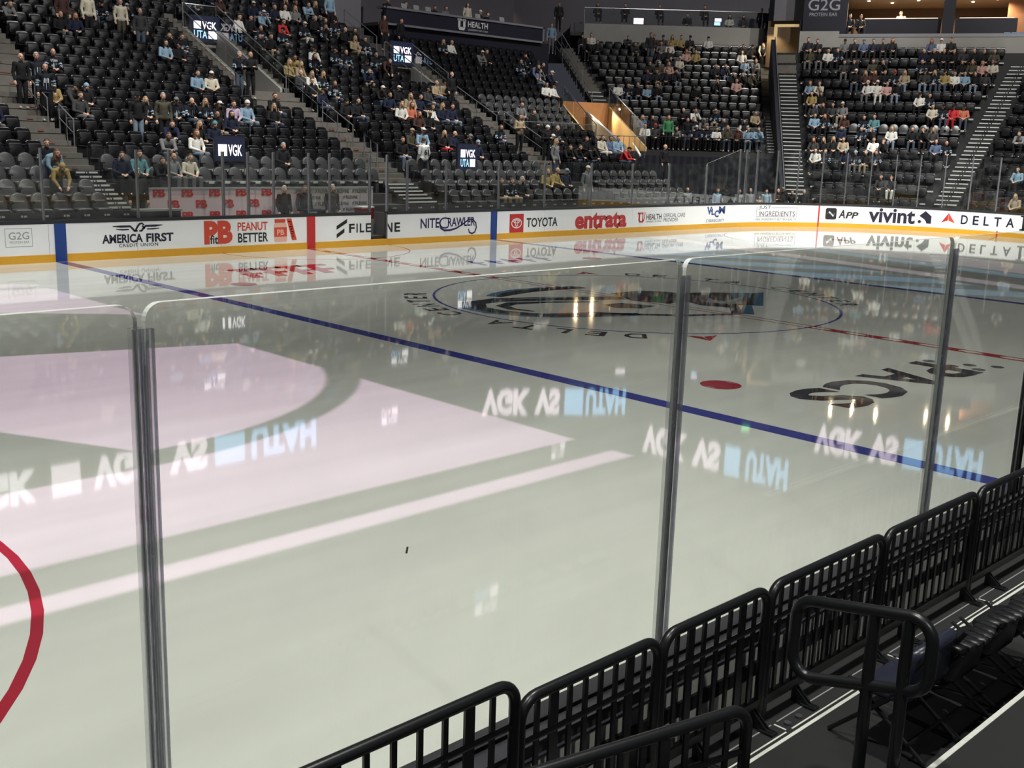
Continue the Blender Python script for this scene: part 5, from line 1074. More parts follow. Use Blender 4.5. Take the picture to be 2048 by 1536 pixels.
PEOPLE = [
('S1', 16, None, -1.4, None, 1.0, 't', 'M', 'k', 'b', '-'),
('S1', 16, None, -0.4, None, 1.0, 't', 'C', 'k', 'b', '-'),
('S1', 15, 3, None, None, 1.0, 's', 'K', 'g', '0', '-'),
('S1', 15, 4, None, None, 1.0, 's', 'N', 'k', 'R', '-'),
('S1', 17, 7, None, None, 1.0, 'l', 'J', 'j', 'b', 'Kc'),
('S1', 16, None, 0.9, None, 1.0, 't', 'C', 'O', 'b', '-'),
('S1', 17, 9, None, None, 1.0, 'c', 'J', 'k', 'b', 'Bc'),
('S1', 15, None, 1.3, None, 1.0, 't', 'D', 'j', '0', '-'),
('S1', 9, None, -5.2, None, 1.0, 't', 'K', 'k', '0', '-'),
('S1', 9, None, -4.7, None, 1.0, 't', 'J', 'k', 'g', '-'),
('S1', 11, 0, None, None, 1.0, 's', 'J', 'k', '0', '-'),
('S1', 8, 0, None, None, 1.0, 's', 'Y', 'k', 'L', '-'),
('S1', 8, None, -4.75, None, 1.0, 't', 'J', 'k', '0', '-'),
('S1', 8, 1, None, None, 1.0, 'l', 'D', 'k', 'b', 'Kc'),
('S1', 7, 1, None, None, 1.0, 's', 'D', 'g', 'b', '-'),
('S1', 8, 2, None, None, 1.0, 's', 'K', 'k', 'b', 'Bb'),
('S0', 6, 1, None, None, 1.0, 's', 'N', 'g', 'b', '-'),
('S1', 16, 0, None, None, 1.0, 'l', 'G', 'k', 'b', '-'),
('S0', 2, None, -6.7, None, 1.0, 'n', 'B', 'j', 'R', '-'),
('S0', 1, None, -6.8, None, 1.0, 'n', 'Y', 'k', 'b', 'Yb'),
('S1', 2, 0, None, None, 1.0, 's', 'N', 'k', 'b', '-'),
('S1', 2, 1, None, None, 1.0, 's', 'Q', 'k', 'b', '-'),
('@x13.9', -5.13, 13.9, 0.62, 0.0, 1.0, 't', 'K', 'k', 'g', '-'),
('S0', 3, 0, None, None, 1.0, 's', 'J', 'k', 'b', '-'),
('S1', 19, 16, None, None, 1.0, 's', 'J', 'k', 'b', '-'),
('S2', 20, 0, None, None, 1.0, 's', 'N', 'k', '0', '-'),
('S2', 19, 0, None, None, 1.0, 's', 'M', 'k', 'B', '-'),
('S2', 17, 0, None, None, 1.0, 's', 'W', 'k', 'b', '-'),
('S1', 13, 9, None, None, 1.0, 's', 'B', 'k', 'K', '-'),
('S1', 13, 10, None, None, 1.0, 's', 'K', 'k', 'b', 'Kc'),
('S1', 14, 10, None, None, 1.0, 'c', 'K', 'k', 'b', '-'),
('S1', 14, 11, None, None, 1.0, 's', 'J', 'j', 'b', '-'),
('S1', 10, 9, None, None, 1.0, 's', 'B', 'k', 'b', '-'),
('S1', 10, 10, None, None, 1.0, 's', 'C', 'k', 'b', 'Wc'),
('S1', 11, None, 3.7, None, 1.0, 'f', 'J', 'j', 'g', '-'),
('S1', 11, None, 4.2, None, 1.0, 'f', 'K', 'k', '0', '-'),
('S1', 6, None, -1.55, None, 1.0, 't', 'O', 'k', 'g', '-'),
('S1', 7, 7, None, None, 1.0, 's', 'J', 'k', 'b', 'Gc'),
('S1', 7, 8, None, None, 1.0, 'c', 'J', 'j', '0', '-'),
('S1', 7, 9, None, None, 1.0, 's', 'J', 'k', 'L', '-'),
('S1', 7, 10, None, None, 1.0, 's', 'K', 'k', 'B', 'Wc'),
('S1', 7, 11, None, None, 1.0, 's', 'V', 'g', 'b', '-'),
('S1', 7, 12, None, None, 1.0, 's', 'B', 'l', 'b', 'Wb'),
('S1', 8, 15, None, None, 1.0, 's', 'K', 'j', 'b', '-'),
('S1', 7, 14, None, None, 1.0, 's', 'K', 'j', 'L', '-'),
('S2', 19, 3, None, None, 1.0, 's', 'N', 'g', 'b', 'Wc'),
('S2', 19, 4, None, None, 1.0, 's', 'J', 'k', 'b', 'Kc'),
('S2', 19, 5, None, None, 1.0, 's', 'N', 'k', '0', '-'),
('S2', 19, 6, None, None, 1.0, 's', 'W', 'k', '0', '-'),
('S2', 20, 7, None, None, 1.0, 's', 'K', 'k', 'L', '-'),
('S2', 19, 7, None, None, 1.0, 's', 'G', 'k', 'L', '-'),
('S2', 20, 8, None, None, 1.0, 's', 'K', 'k', 'b', '-'),
('S2', 20, 9, None, None, 1.0, 'l', 'B', 'g', 'b', '-'),
('S2', 17, 1, None, None, 1.0, 's', 'K', 'k', 'k', '-'),
('S2', 16, 1, None, None, 1.0, 's', 'J', 'g', '0', '-'),
('S2', 15, 0, None, None, 1.0, 's', 'K', 'k', 'K', '-'),
('S2', 18, 3, None, None, 1.0, 'c', 'B', 'k', 'b', 'Wc'),
('S2', 17, 4, None, None, 1.0, 's', 'R', 'k', 'k', '-'),
('S2', 16, 3, None, None, 1.0, 's', 'J', 'g', 'b', 'Kc'),
('S2', 15, 1, None, None, 1.0, 's', 'K', 'h', 'b', '-'),
('S2', 13, 1, None, None, 1.0, 'l', 'Y', 'j', 'b', '-'),
('S2', 12, 0, None, None, 1.0, 's', 'Y', 'k', 'L', '-'),
('S2', 11, 0, None, None, 1.0, 's', 'D', 'j', '0', '-'),
('S2', 21, 10, None, None, 1.0, 'c', 'K', 'k', 'b', '-'),
('S2', 20, 10, None, None, 1.0, 's', 'K', 'g', 'L', '-'),
('S2', 20, None, 13.0, None, 1.0, 't', 'B', 'k', 'b', '-'),
('S2', 18, 8, None, None, 1.0, 's', 'K', 'k', 'g', '-'),
('S2', 17, 6, None, None, 1.0, 's', 'J', 'w', 'b', 'Wc'),
('S2', 18, 9, None, None, 1.0, 's', 'J', 'k', 'B', '-'),
('S2', 17, 8, None, None, 1.0, 'c', 'J', 'k', 'R', '-'),
('S2', 18, 10, None, None, 1.0, 's', 'J', 'g', 'b', 'Kc'),
('S2', 17, 10, None, None, 1.0, 's', 'K', 'k', '0', '-'),
('S2', 17, 11, None, None, 1.0, 's', 'K', 'k', 'K', '-'),
('S2', 16, 10, None, None, 1.0, 's', 'T', 'h', 'L', '-'),
('S2', 16, 11, None, None, 1.0, 's', 'J', 'l', 'b', '-'),
('S2', 14, 4, None, None, 1.0, 's', 'W', 'k', 'b', 'Kc'),
('S2', 12, 1, None, None, 1.0, 's', 'T', 'j', 'L', '-'),
('S2', 13, 3, None, None, 1.0, 'c', 'J', 'k', 'K', '-'),
('S2', 14, 6, None, None, 1.0, 's', 'J', 'j', 'b', 'Kc'),
('S2', 14, 7, None, None, 1.0, 's', 'J', 'j', '0', '-'),
('S2', 13, 8, None, None, 1.0, 's', 'J', 'k', 'b', 'Kc'),
('S2', 14, 10, None, None, 1.0, 's', 'J', 'j', 'g', '-'),
('S2', 13, None, 12.0, None, 1.0, 'n', 'M', 'k', 'B', '-'),
('S2', 12, 7, None, None, 1.0, 'l', 'N', 'h', 'b', '-'),
('S2', 11, 1, None, None, 1.0, 's', 'W', 'Y', 'L', '-'),
('S2', 10, 0, None, None, 1.0, 's', 'K', 'k', 'b', '-'),
('S2', 11, 2, None, None, 1.0, 's', 'J', 'j', 'L', '-'),
('S2', 10, 2, None, None, 1.0, 's', 'J', 'j', 'B', '-'),
('S2', 9, 0, None, None, 1.0, 's', 'N', 'j', 'b', 'Kc'),
('S2', 10, 6, None, None, 1.0, 'l', 'K', 'j', 'b', 'Wc'),
('S2', 9, 6, None, None, 1.0, 's', 'N', 'k', 'b', '-'),
('S2', 10, 8, None, None, 1.0, 's', 'K', 'j', 'b', 'Wc'),
('S2', 9, 8, None, None, 1.0, 's', 'T', 'j', 'L', '-'),
('S2', 9, 9, None, None, 1.0, 's', 'N', 'k', 'b', '-'),
('S2', 10, 11, None, None, 1.0, 's', 'D', 'j', 'b', 'Kc'),
('S2', 11, 13, None, None, 1.0, 's', 'T', 'j', '0', '-'),
('S2', 11, 14, None, None, 1.0, 's', 'T', 'k', 'b', 'Kc'),
('S2', 11, None, 14.6, None, 1.0, 't', 'K', 'k', 'g', '-'),
('@x29.6', 15.67, 29.6, 7.69, 0.0, 1.0, 't', 'M', 'k', 'B', '-'),
('@x29.6', 16.74, 29.6, 7.58, 0.0, 1.0, 't', 'K', 'k', 'b', '-'),
('S3', 17, 3, None, None, 1.0, 's', 'J', 'k', 'L', '-'),
('S3', 17, 4, None, None, 1.0, 's', 'W', 'k', '0', '-'),
('S3', 16, 6, None, None, 1.0, 'l', 'G', 'g', 'b', 'Wc'),
('S3', 16, 7, None, None, 1.0, 's', 'K', 'k', 'b', '-'),
('S3', 15, 10, None, None, 1.0, 's', 'J', 'j', 'B', '-'),
('S3', 16, 12, None, None, 1.0, 'c', 'J', 'k', 'b', '-'),
('S3', 14, None, 22.3, None, 1.0, 'n', 'U', 'k', 'B', '-'),
('S3', 14, 11, None, None, 1.0, 'c', 'G', 'l', 'b', '-'),
('S3', 15, 13, None, None, 1.0, 's', 'K', 'g', 'b', '-'),
('S3', 14, 12, None, None, 1.0, 'l', 'N', 'k', 'b', 'Wc'),
('S3', 12, 9, None, None, 1.0, 's', 'W', 'k', 'b', '-'),
('S3', 12, 10, None, None, 1.0, 's', 'W', 'k', 'b', 'Kc'),
('S4', 11, None, -14.16, None, 1.0, 't', 'B', 'g', 'b', '-'),
('S3', 6, None, 15.1, None, 1.0, 'f', 'T', 'k', 'B', '-'),
('S3', 9, 2, None, None, 1.0, 's', 'G', 'g', 'b', '-'),
('S3', 8, 2, None, None, 1.0, 's', 'K', 'k', 'b', '-'),
('S2', 6, 12, None, None, 1.0, 's', 'J', 'j', 'B', '-'),
('S3', 5, None, 16.0, None, 1.0, 'f', 'K', 'k', 'b', 'Wb'),
('S3', 5, 0, None, None, 1.0, 's', 'J', 'k', 'b', 'Wc'),
('S3', 6, 2, None, None, 1.0, 's', 'J', 'k', 'g', '-'),
('S2', 3, None, 14.9, None, 1.0, 't', 'G', 'j', 'L', '-'),
('S3', 5, 4, None, None, 1.0, 's', 'K', 'k', 'b', '-'),
('S3', 4, 0, None, None, 1.0, 'l', 'K', 'k', 'B', '-'),
('S3', 4, 1, None, None, 1.0, 'l', 'K', 'j', 'b', '-'),
('S2', 5, 6, None, None, 1.0, 's', 'N', 'k', '0', '-'),
('S2', 5, 7, None, None, 1.0, 'l', 'K', 'k', 'b', 'Gc'),
('S2', 4, 7, None, None, 1.0, 's', 'N', 'k', 'b', 'Bb'),
('S2', 8, 1, None, None, 1.0, 's', 'K', 'k', 'b', 'Kb'),
('S2', 8, 2, None, None, 1.0, 's', 'K', 'j', 'k', '-'),
('S2', 8, 6, None, None, 1.0, 's', 'W', 'k', 'L', '-'),
('S2', 8, 7, None, None, 1.0, 's', 'X', 'k', 'R', '-'),
('S2', 7, 5, None, None, 1.0, 's', 'M', 'k', 'R', '-'),
('S2', 7, 6, None, None, 1.0, 's', 'K', 'k', 'b', 'Tc'),
('S2', 8, 9, None, None, 1.0, 's', 'W', 'k', 'B', '-'),
('S2', 8, 10, None, None, 1.0, 's', 'N', 'j', 'L', '-'),
('S2', 8, 11, None, None, 1.0, 's', 'N', 'l', 'b', '-'),
('S2', 4, 0, None, None, 1.0, 's', 'K', 'l', 'b', '-'),
('S2', 5, 2, None, None, 1.0, 's', 'O', 'k', 'b', 'Tc'),
('S2', 5, 3, None, None, 1.0, 's', 'B', 'k', 'b', 'Wc'),
('S2', 3, None, 7.7, None, 1.0, 't', 'S', 'k', 'b', '-'),
('S2', 5, 5, None, None, 1.0, 's', 'K', 'r', 'L', '-'),
('S1', 4, 4, None, None, 1.0, 'l', 'G', 'g', 'b', '-'),
('S1', 5, 5, None, None, 1.0, 'l', 'N', 'g', 'b', '-'),
('S1', 4, 6, None, None, 1.0, 's', 'W', 'l', 'R', '-'),
('S1', 6, 9, None, None, 1.0, 's', 'K', 'h', '0', '-'),
('S1', 5, 7, None, None, 1.0, 's', 'K', 'k', 'L', '-'),
('S1', 5, 8, None, None, 1.0, 's', 'N', 'k', 'b', 'Qb'),
('S1', 6, 10, None, None, 1.0, 's', 'N', 'k', 'K', '-'),
('S1', 2, 3, None, None, 1.0, 's', 'G', 'g', '0', '-'),
('S1', 2, 4, None, None, 1.0, 's', 'C', 'g', 'b', '-'),
('S1', 2, 2, None, None, 1.0, 'l', 'K', 'k', 'b', '-'),
('S1', 6, None, -2.45, None, 1.0, 't', 'K', 'l', 'b', 'Kc'),
('S1', 7, 5, None, None, 1.0, 's', 'J', 'k', 'L', '-'),
('S4', 11, 0, None, None, 1.0, 's', 'K', 'j', 'b', 'Kc'),
('S4', 11, 1, None, None, 1.0, 's', 'W', 'j', 'b', '-'),
('S4', 10, 0, None, None, 1.0, 'c', 'K', 'k', '0', '-'),
('S4', 10, 1, None, None, 1.0, 's', 'K', 'k', 'b', '-'),
('S4', 11, 5, None, None, 1.0, 'l', 'D', 'k', 'b', '-'),
('S4', 10, 5, None, None, 1.0, 'l', 'D', 'h', 'b', '-'),
('S4', 10, None, -8.3, None, 1.0, 't', 'Z', 'j', 'k', '-'),
('S4', 11, 8, None, None, 1.0, 's', 'M', 'k', 'b', '-'),
('S4', 11, 9, None, None, 1.0, 's', 'D', 'k', 'b', 'Kc'),
('S4', 11, 10, None, None, 1.0, 's', 'Y', 'k', 'B', '-'),
('S4', 11, 11, None, None, 1.0, 's', 'Y', 'k', 'b', '-'),
('S4', 11, 12, None, None, 1.0, 's', 'J', 'h', 'b', 'Kc'),
('S4', 11, 14, None, None, 1.0, 's', 'W', 'k', 'k', 'Kc'),
('S4', 10, 8, None, None, 1.0, 's', 'G', 'k', 'b', '-'),
('S4', 10, 9, None, None, 1.0, 's', 'W', 'k', 'b', '-'),
('S4', 9, 10, None, None, 1.0, 's', 'P', 'k', 'R', '-'),
('S4', 9, 11, None, None, 1.0, 's', 'Y', 'k', 'b', '-'),
('S4', 9, 7, None, None, 1.0, 's', 'J', 'g', 'b', 'Kc'),
('S4', 9, 8, None, None, 1.0, 's', 'J', 'k', 'b', '-'),
('S4', 8, 8, None, None, 1.0, 's', 'N', 'k', 'b', '-'),
('S4', 8, 9, None, None, 1.0, 's', 'C', 'g', 'b', 'Cb'),
('S4', 7, 5, None, None, 1.0, 's', 'J', 'k', 'b', '-'),
('S4', 7, 6, None, None, 1.0, 's', 'O', 'k', 'g', 'Wc'),
('S4', 7, 7, None, None, 1.0, 's', 'P', 'k', 'L', '-'),
('S4', 6, 4, None, None, 1.0, 's', 'N', 'k', '0', '-'),
('S4', 6, 5, None, None, 1.0, 's', 'K', 'h', 'b', '-'),
('S4', 6, 7, None, None, 1.0, 'c', 'K', 'l', 'b', '-'),
('S4', 6, 6, None, None, 1.0, 's', 'J', 'k', 'b', '-'),
('S4', 4, 0, None, None, 1.0, 's', 'W', 'j', 'b', 'Kc'),
('S4', 4, 1, None, None, 1.0, 's', 'J', 'j', 'b', '-'),
('S4', 4, 2, None, None, 1.0, 's', 'K', 'j', 'g', '-'),
('S4', 4, 3, None, None, 1.0, 's', 'B', 'k', '0', '-'),
('S4', 4, 4, None, None, 1.0, 's', 'K', 'l', 'b', '-'),
('S4', 4, 8, None, None, 1.0, 's', 'K', 'g', 'b', 'Kc'),
('S4', 5, 11, None, None, 1.0, 'c', 'K', 'k', 'L', '-'),
('S4', 7, 12, None, None, 1.0, 's', 'J', 'k', 'b', '-'),
('S4', 7, 13, None, None, 1.0, 'c', 'N', 'l', 'b', '-'),
('S4', 6, 13, None, None, 1.0, 'c', 'K', 'k', '0', '-'),
('S4', 5, 13, None, None, 1.0, 's', 'P', 'k', 'b', '-'),
('S4', 10, 17, None, None, 1.0, 's', 'J', 'g', 'b', '-'),
('S4', 10, 18, None, None, 1.0, 's', 'K', 'k', 'b', 'Kc'),
('S4', 9, 16, None, None, 1.0, 's', 'W', 'k', 'b', '-'),
('S4', 8, 16, None, None, 1.0, 's', 'B', 'l', 'b', 'Bb'),
('S4', 8, 17, None, None, 1.0, 'l', 'G', 'g', 'g', '-'),
('S4', 10, None, -1.6, None, 1.0, 'n', 'W', 'k', 'b', '-'),
('S4', 6, 14, None, None, 1.0, 'c', 'K', 'k', 'b', '-'),
('S4', 6, 15, None, None, 1.0, 'c', 'O', 'k', 'b', '-'),
('S4', 0, None, -7.05, None, 1.0, 'f', 'K', 'k', '0', '-'),
('S4', 1, 6, None, None, 1.0, 'c', 'W', 'k', 'b', '-'),
('S4', -1, None, -6.89, None, 1.0, 't', 'K', 'j', 'k', '-'),
('S4', 0, 6, None, None, 1.0, 'l', 'G', 'k', 'b', 'Gc'),
('S4', -1, None, -7.89, None, 1.0, 't', 'E', 'k', 'R', '-'),
('S4', 0, 0, None, None, 1.0, 's', 'U', 'w', 'L', '-'),
('S4', 0, 1, None, None, 1.0, 's', 'K', 'w', 'B', '-'),
('S4', 1, 8, None, None, 1.0, 's', 'J', 'h', 'b', 'Tc'),
('S4', 0, 8, None, None, 1.0, 's', 'J', 'h', '0', '-'),
('S4', 0, 10, None, None, 1.0, 's', 'Z', 'j', 'K', '-'),
('S4', 1, 12, None, None, 1.0, 's', 'T', 'k', 'b', '-'),
('S4', -1, 10, None, None, 1.0, 's', 'B', 'l', 'b', '-'),
('S4', -1, 11, None, None, 1.0, 'c', 'B', 'j', 'b', '-'),
('S4', -1, 8, None, None, 1.0, 's', 'O', 'j', 'L', '-'),
('S4', -1, 9, None, None, 1.0, 's', 'M', 'k', 'b', '-'),
('S4', -1, 6, None, None, 1.0, 's', 'J', 'k', 'b', '-'),
('S4', -1, 7, None, None, 1.0, 's', 'W', 'k', 'b', '-'),
('S4', -1, 0, None, None, 1.0, 's', 'W', 'k', 'b', '-'),
('S4', -1, 1, None, None, 1.0, 's', 'D', 'k', 'b', 'Rc'),
('S4', -1, 3, None, None, 1.0, 'l', 'G', 'k', 'b', '-'),
('S4', -1, 4, None, None, 1.0, 's', 'U', 'k', 'b', '-'),
('S4', -1, 5, None, None, 1.0, 's', 'N', 'k', 'b', 'Wc'),
('S4', 0, 5, None, None, 1.0, 's', 'J', 'k', 'b', '-'),
('S3', 3, None, 22.3, None, 1.0, 't', 'K', 'k', '0', '-'),
('S3', 5, 6, None, None, 1.0, 's', 'C', 'w', 'b', '-'),
('S3', 5, 7, None, None, 1.0, 's', 'U', 'j', 'b', '-'),
('S3', 5, 8, None, None, 1.0, 's', 'B', 'j', 'b', '-'),
('S3', 4, 7, None, None, 1.0, 'l', 'R', 'j', 'b', 'Kc'),
('S3', 4, 3, None, None, 1.0, 'l', 'K', 'j', 'b', 'Kc'),
('S2', 0, None, 14.3, None, 1.0, 't', 'G', 'g', 'b', 'Wc'),
('S2', 1, 11, None, None, 1.0, 's', 'Y', 'k', '0', '-'),
('S2', 1, 12, None, None, 1.0, 's', 'N', 'k', 'b', 'Bc'),
('S2', 1, 10, None, None, 1.0, 's', 'Y', 'k', 'L', '-'),
('S2', 0, 5, None, None, 1.0, 's', 'J', 'h', 'b', '-'),
('S2', 0, 6, None, None, 1.0, 's', 'K', 'k', 'G', '-'),
('S2', 0, 4, None, None, 1.0, 's', 'K', 'h', 'b', '-'),
('@T', 23.62, 16.34, 0.02, -0.7, 0.9, 't', 'G', 'k', '0', '-'),
('@T', 24.75, 15.39, 0.02, -0.7, 0.9, 't', 'B', 'k', 'b', '-'),
('@T', 25.06, 15.13, 0.02, -0.7, 0.95, 't', 'K', 'k', 'b', 'Kc'),
('@T', 25.55, 14.72, 0.02, -0.7, 0.9, 't', 'G', 'k', 'b', '-'),
('@T', 26.97, 15.04, 0.02, -0.96, 0.9, 't', 'G', 'k', 'g', '-'),
('@T', 27.41, 14.41, 0.02, -0.96, 0.9, 't', 'B', 'k', 'b', '-'),
('@T', 27.73, 13.95, 0.02, -0.96, 0.93, 'f', 'M', 'k', '0', '-'),
('@T', 27.85, 13.78, 0.02, -0.96, 0.97, 't', 'K', 'k', 'b', 'Gc'),
('@T', 28.11, 13.41, 0.02, -0.96, 0.9, 't', 'K', 'k', 'b', '-'),
('@T', 28.42, 12.96, 0.02, -0.96, 0.92, 't', 'K', 'k', 'g', '-'),
('@T', 27.22, 14.67, 0.02, -0.96, 0.71, 't', 'T', 'k', 'b', '-'),
('S5', 13, 0, None, None, 1.0, 's', 'J', 'k', 'b', '-'),
('S5', 13, 1, None, None, 1.0, 's', 'J', 'k', 'b', '-'),
('S5', 13, 4, None, None, 1.0, 's', 'G', 'k', 'b', 'Kc'),
('S5', 13, 5, None, None, 1.0, 's', 'K', 'k', 'b', '-'),
('S5', 13, 6, None, None, 1.0, 's', 'U', 'k', 'b', 'Ub'),
('S5', 13, 7, None, None, 1.0, 's', 'N', 'k', 'b', '-'),
('S5', 13, 8, None, None, 1.0, 's', 'J', 'k', 'b', '-'),
('S5', 13, 9, None, None, 1.0, 's', 'J', 'k', 'R', '-'),
('S5', 13, 13, None, None, 1.0, 's', 'U', 'k', 'R', '-'),
('S5', 13, 14, None, None, 1.0, 's', 'W', 'k', 'b', 'Wc'),
('S5', 13, 15, None, None, 1.0, 's', 'K', 'k', 'b', '-'),
('S5', 12, 0, None, None, 1.0, 's', 'O', 'g', 'b', '-'),
('S5', 12, 1, None, None, 1.0, 's', 'K', 'g', 'b', '-'),
('S5', 12, 2, None, None, 1.0, 's', 'W', 'k', 'k', '-'),
('S5', 12, 3, None, None, 1.0, 's', 'J', 'k', 'b', '-'),
('S5', 12, 12, None, None, 1.0, 's', 'N', 'k', '0', '-'),
('S5', 12, 13, None, None, 1.0, 's', 'K', 'k', 'g', '-'),
('S5', 12, 14, None, None, 1.0, 's', 'K', 'k', '0', '-'),
('S5', 12, 15, None, None, 1.0, 's', 'K', 'k', 'b', '-'),
('S5', 12, 16, None, None, 1.0, 's', 'D', 'k', 'g', '-'),
('S5', 12, 17, None, None, 1.0, 's', 'K', 'k', '0', '-'),
('S5', 12, 18, None, None, 1.0, 's', 'K', 'k', 'b', '-'),
('S5', 12, 19, None, None, 1.0, 's', 'O', 'k', 'b', '-'),
('S5', 11, 4, None, None, 1.0, 's', 'D', 'g', 'b', '-'),
('S5', 11, 5, None, None, 1.0, 's', 'K', 'k', 'b', '-'),
('S5', 11, 7, None, None, 1.0, 's', 'O', 'k', 'b', '-'),
('S5', 11, 8, None, None, 1.0, 'c', 'K', 'k', 'b', '-'),
('S5', 11, 13, None, None, 1.0, 's', 'K', 'k', 'g', '-'),
('S5', 11, 12, None, None, 1.0, 's', 'J', 'k', 'b', '-'),
('S5', 11, 16, None, None, 1.0, 's', 'K', 'g', 'K', '-'),
('S5', 11, 17, None, None, 1.0, 's', 'O', 'k', 'R', '-'),
('S5', 11, 18, None, None, 1.0, 's', 'P', 'k', 'R', '-'),
('S5', 11, 19, None, None, 1.0, 's', 'C', 'k', 'B', '-'),
('S5', 10, 5, None, None, 1.0, 's', 'K', 'j', 'b', 'Wc'),
('S5', 10, 6, None, None, 1.0, 's', 'M', 'k', 'L', '-'),
('S5', 10, 7, None, None, 1.0, 's', 'M', 'k', 'R', '-'),
('S5', 10, 8, None, None, 1.0, 's', 'K', 'k', 'b', '-'),
('S5', 10, 9, None, None, 1.0, 's', 'J', 'k', 'b', 'Rc'),
('S5', 10, 10, None, None, 1.0, 's', 'T', 'l', 'L', '-'),
('S5', 10, 12, None, None, 1.0, 's', 'D', 'l', 'b', 'Kc'),
('S5', 10, 13, None, None, 1.0, 's', 'J', 'j', 'L', '-'),
('S5', 10, 14, None, None, 1.0, 's', 'Y', 'j', 'b', 'Kc'),
('S5', 10, 15, None, None, 1.0, 's', 'W', 'k', 'b', '-'),
('S5', 10, 16, None, None, 1.0, 's', 'B', 'k', 'k', '-'),
('S5', 10, 17, None, None, 1.0, 's', 'K', 'l', 'K', '-'),
('S5', 10, 18, None, None, 1.0, 's', 'D', 'k', 'b', 'Kc'),
('S5', 9, 0, None, None, 1.0, 's', 'B', 'k', 'R', '-'),
('S5', 9, 1, None, None, 1.0, 'c', 'C', 'k', 'b', '-'),
('S5', 9, 6, None, None, 1.0, 's', 'W', 'g', 'b', 'Cb'),
('S5', 9, 7, None, None, 1.0, 's', 'W', 'w', 'b', 'Wc'),
('S5', 9, 8, None, None, 1.0, 's', 'P', 'k', 'b', '-'),
('S5', 9, 9, None, None, 1.0, 's', 'K', 'l', 'b', 'Kc'),
('S5', 8, 0, None, None, 1.0, 's', 'Y', 'k', 'b', '-'),
('S5', 8, 1, None, None, 1.0, 's', 'K', 'l', 'K', '-'),
('S5', 8, 11, None, None, 1.0, 's', 'W', 'k', 'b', 'Kc'),
('S5', 8, 12, None, None, 1.0, 's', 'J', 'k', 'b', '-'),
('S5', 7, 0, None, None, 1.0, 's', 'D', 'k', 'b', '-'),
('S5', 7, 1, None, None, 1.0, 's', 'K', 'k', 'R', '-'),
('S5', 7, 2, None, None, 1.0, 's', 'D', 'k', 'b', '-'),
('S5', 7, 3, None, None, 1.0, 's', 'G', 'h', 'b', 'Cc'),
('S5', 7, 12, None, None, 1.0, 's', 'C', 'k', 'b', '-'),
('S5', 7, 13, None, None, 1.0, 's', 'J', 'j', 'b', 'Kc'),
('S5', 7, 14, None, None, 1.0, 's', 'R', 'r', 'b', 'Kc'),
('S5', 7, 15, None, None, 1.0, 's', 'X', 'j', 'b', 'Kc'),
('S5', 6, 0, None, None, 1.0, 's', 'B', 'k', 'b', '-'),
('S5', 6, 1, None, None, 1.0, 's', 'J', 'k', 'R', '-'),
('S5', 6, 3, None, None, 1.0, 's', 'M', 'j', 'B', '-'),
('S5', 6, 5, None, None, 1.0, 's', 'J', 'l', 'b', '-'),
('S5', 6, 6, None, None, 1.0, 's', 'Q', 'l', 'b', '-'),
('S5', 5, 3, None, None, 1.0, 's', 'N', 'k', 'k', '-'),
('S5', 5, 5, None, None, 1.0, 's', 'J', 'k', 'b', '-'),
('S5', 5, 6, None, None, 1.0, 'c', 'K', 'k', 'b', '-'),
('S5', 5, 8, None, None, 1.0, 's', 'W', 'l', 'L', '-'),
('S5', 5, 10, None, None, 1.0, 's', 'K', 'j', 'b', '-'),
('S5', 5, 11, None, None, 1.0, 'c', 'K', 'k', 'b', '-'),
('S5', 5, 12, None, None, 1.0, 's', 'D', 'k', 'L', '-'),
('S5', 4, 0, None, None, 1.0, 's', 'D', 'k', 'R', '-'),
('S5', 4, 1, None, None, 1.0, 's', 'K', 'k', 'L', '-'),
('S5', 4, 2, None, None, 1.0, 's', 'K', 'k', 'L', '-'),
('S5', 4, 3, None, None, 1.0, 's', 'T', 'k', 'b', '-'),
('S5', 4, 6, None, None, 1.0, 's', 'W', 'k', 'b', '-'),
('S5', 4, 7, None, None, 1.0, 'c', 'K', 'k', 'b', '-'),
('S5', 4, 12, None, None, 1.0, 's', 'U', 'k', '0', '-'),
('S5', 4, 13, None, None, 1.0, 's', 'J', 'k', '0', '-'),
('S5', 3, 0, None, None, 1.0, 's', 'W', 'k', 'b', '-'),
('S5', 3, 1, None, None, 1.0, 's', 'J', 'k', 'b', '-'),
('S5', 3, 3, None, None, 1.0, 's', 'N', 'k', 'b', 'Bb'),
('S5', 3, 4, None, None, 1.0, 's', 'J', 'g', 'b', 'Bb'),
('S5', 3, 5, None, None, 1.0, 's', 'K', 'h', 'g', '-'),
('S5', 3, 6, None, None, 1.0, 's', 'J', 'k', 'b', '-'),
('S5', 1, 6, None, None, 1.0, 's', 'D', 'k', 'b', '-'),
('S5', 1, 7, None, None, 1.0, 'c', 'D', 'w', 'b', '-'),
('S6', 0, 4, None, None, 1.0, 's', 'T', 'k', 'L', '-'),
('S6', 2, 3, None, None, 1.0, 's', 'B', 'k', 'b', '-'),
('S6', 5, 2, None, None, 1.0, 'l', 'G', 'k', 'b', '-'),
('@P', 33.81, 31.66, 10.73, -0.8, 1.0, 's', 'K', 'k', 'B', '-'),
('@P', 34.99, 30.44, 10.73, -0.8, 1.0, 's', 'K', 'k', 'b', '-'),
('@P', 36.45, 28.92, 10.73, -0.8, 1.0, 's', 'K', 'k', 'b', '-'),
('@P', 38.37, 26.93, 10.73, -0.8, 1.0, 's', 'K', 'k', 'b', '-'),
('@P', 36.97, 27.16, 10.12, -0.8, 1.0, 's', 'K', 'g', 'b', '-'),
('@P', 38.75, 25.32, 10.12, -0.8, 1.0, 's', 'W', 'k', 'K', '-'),
('@P', 39.33, 24.71, 10.12, -0.8, 1.0, 's', 'D', 'k', 'K', '-'),
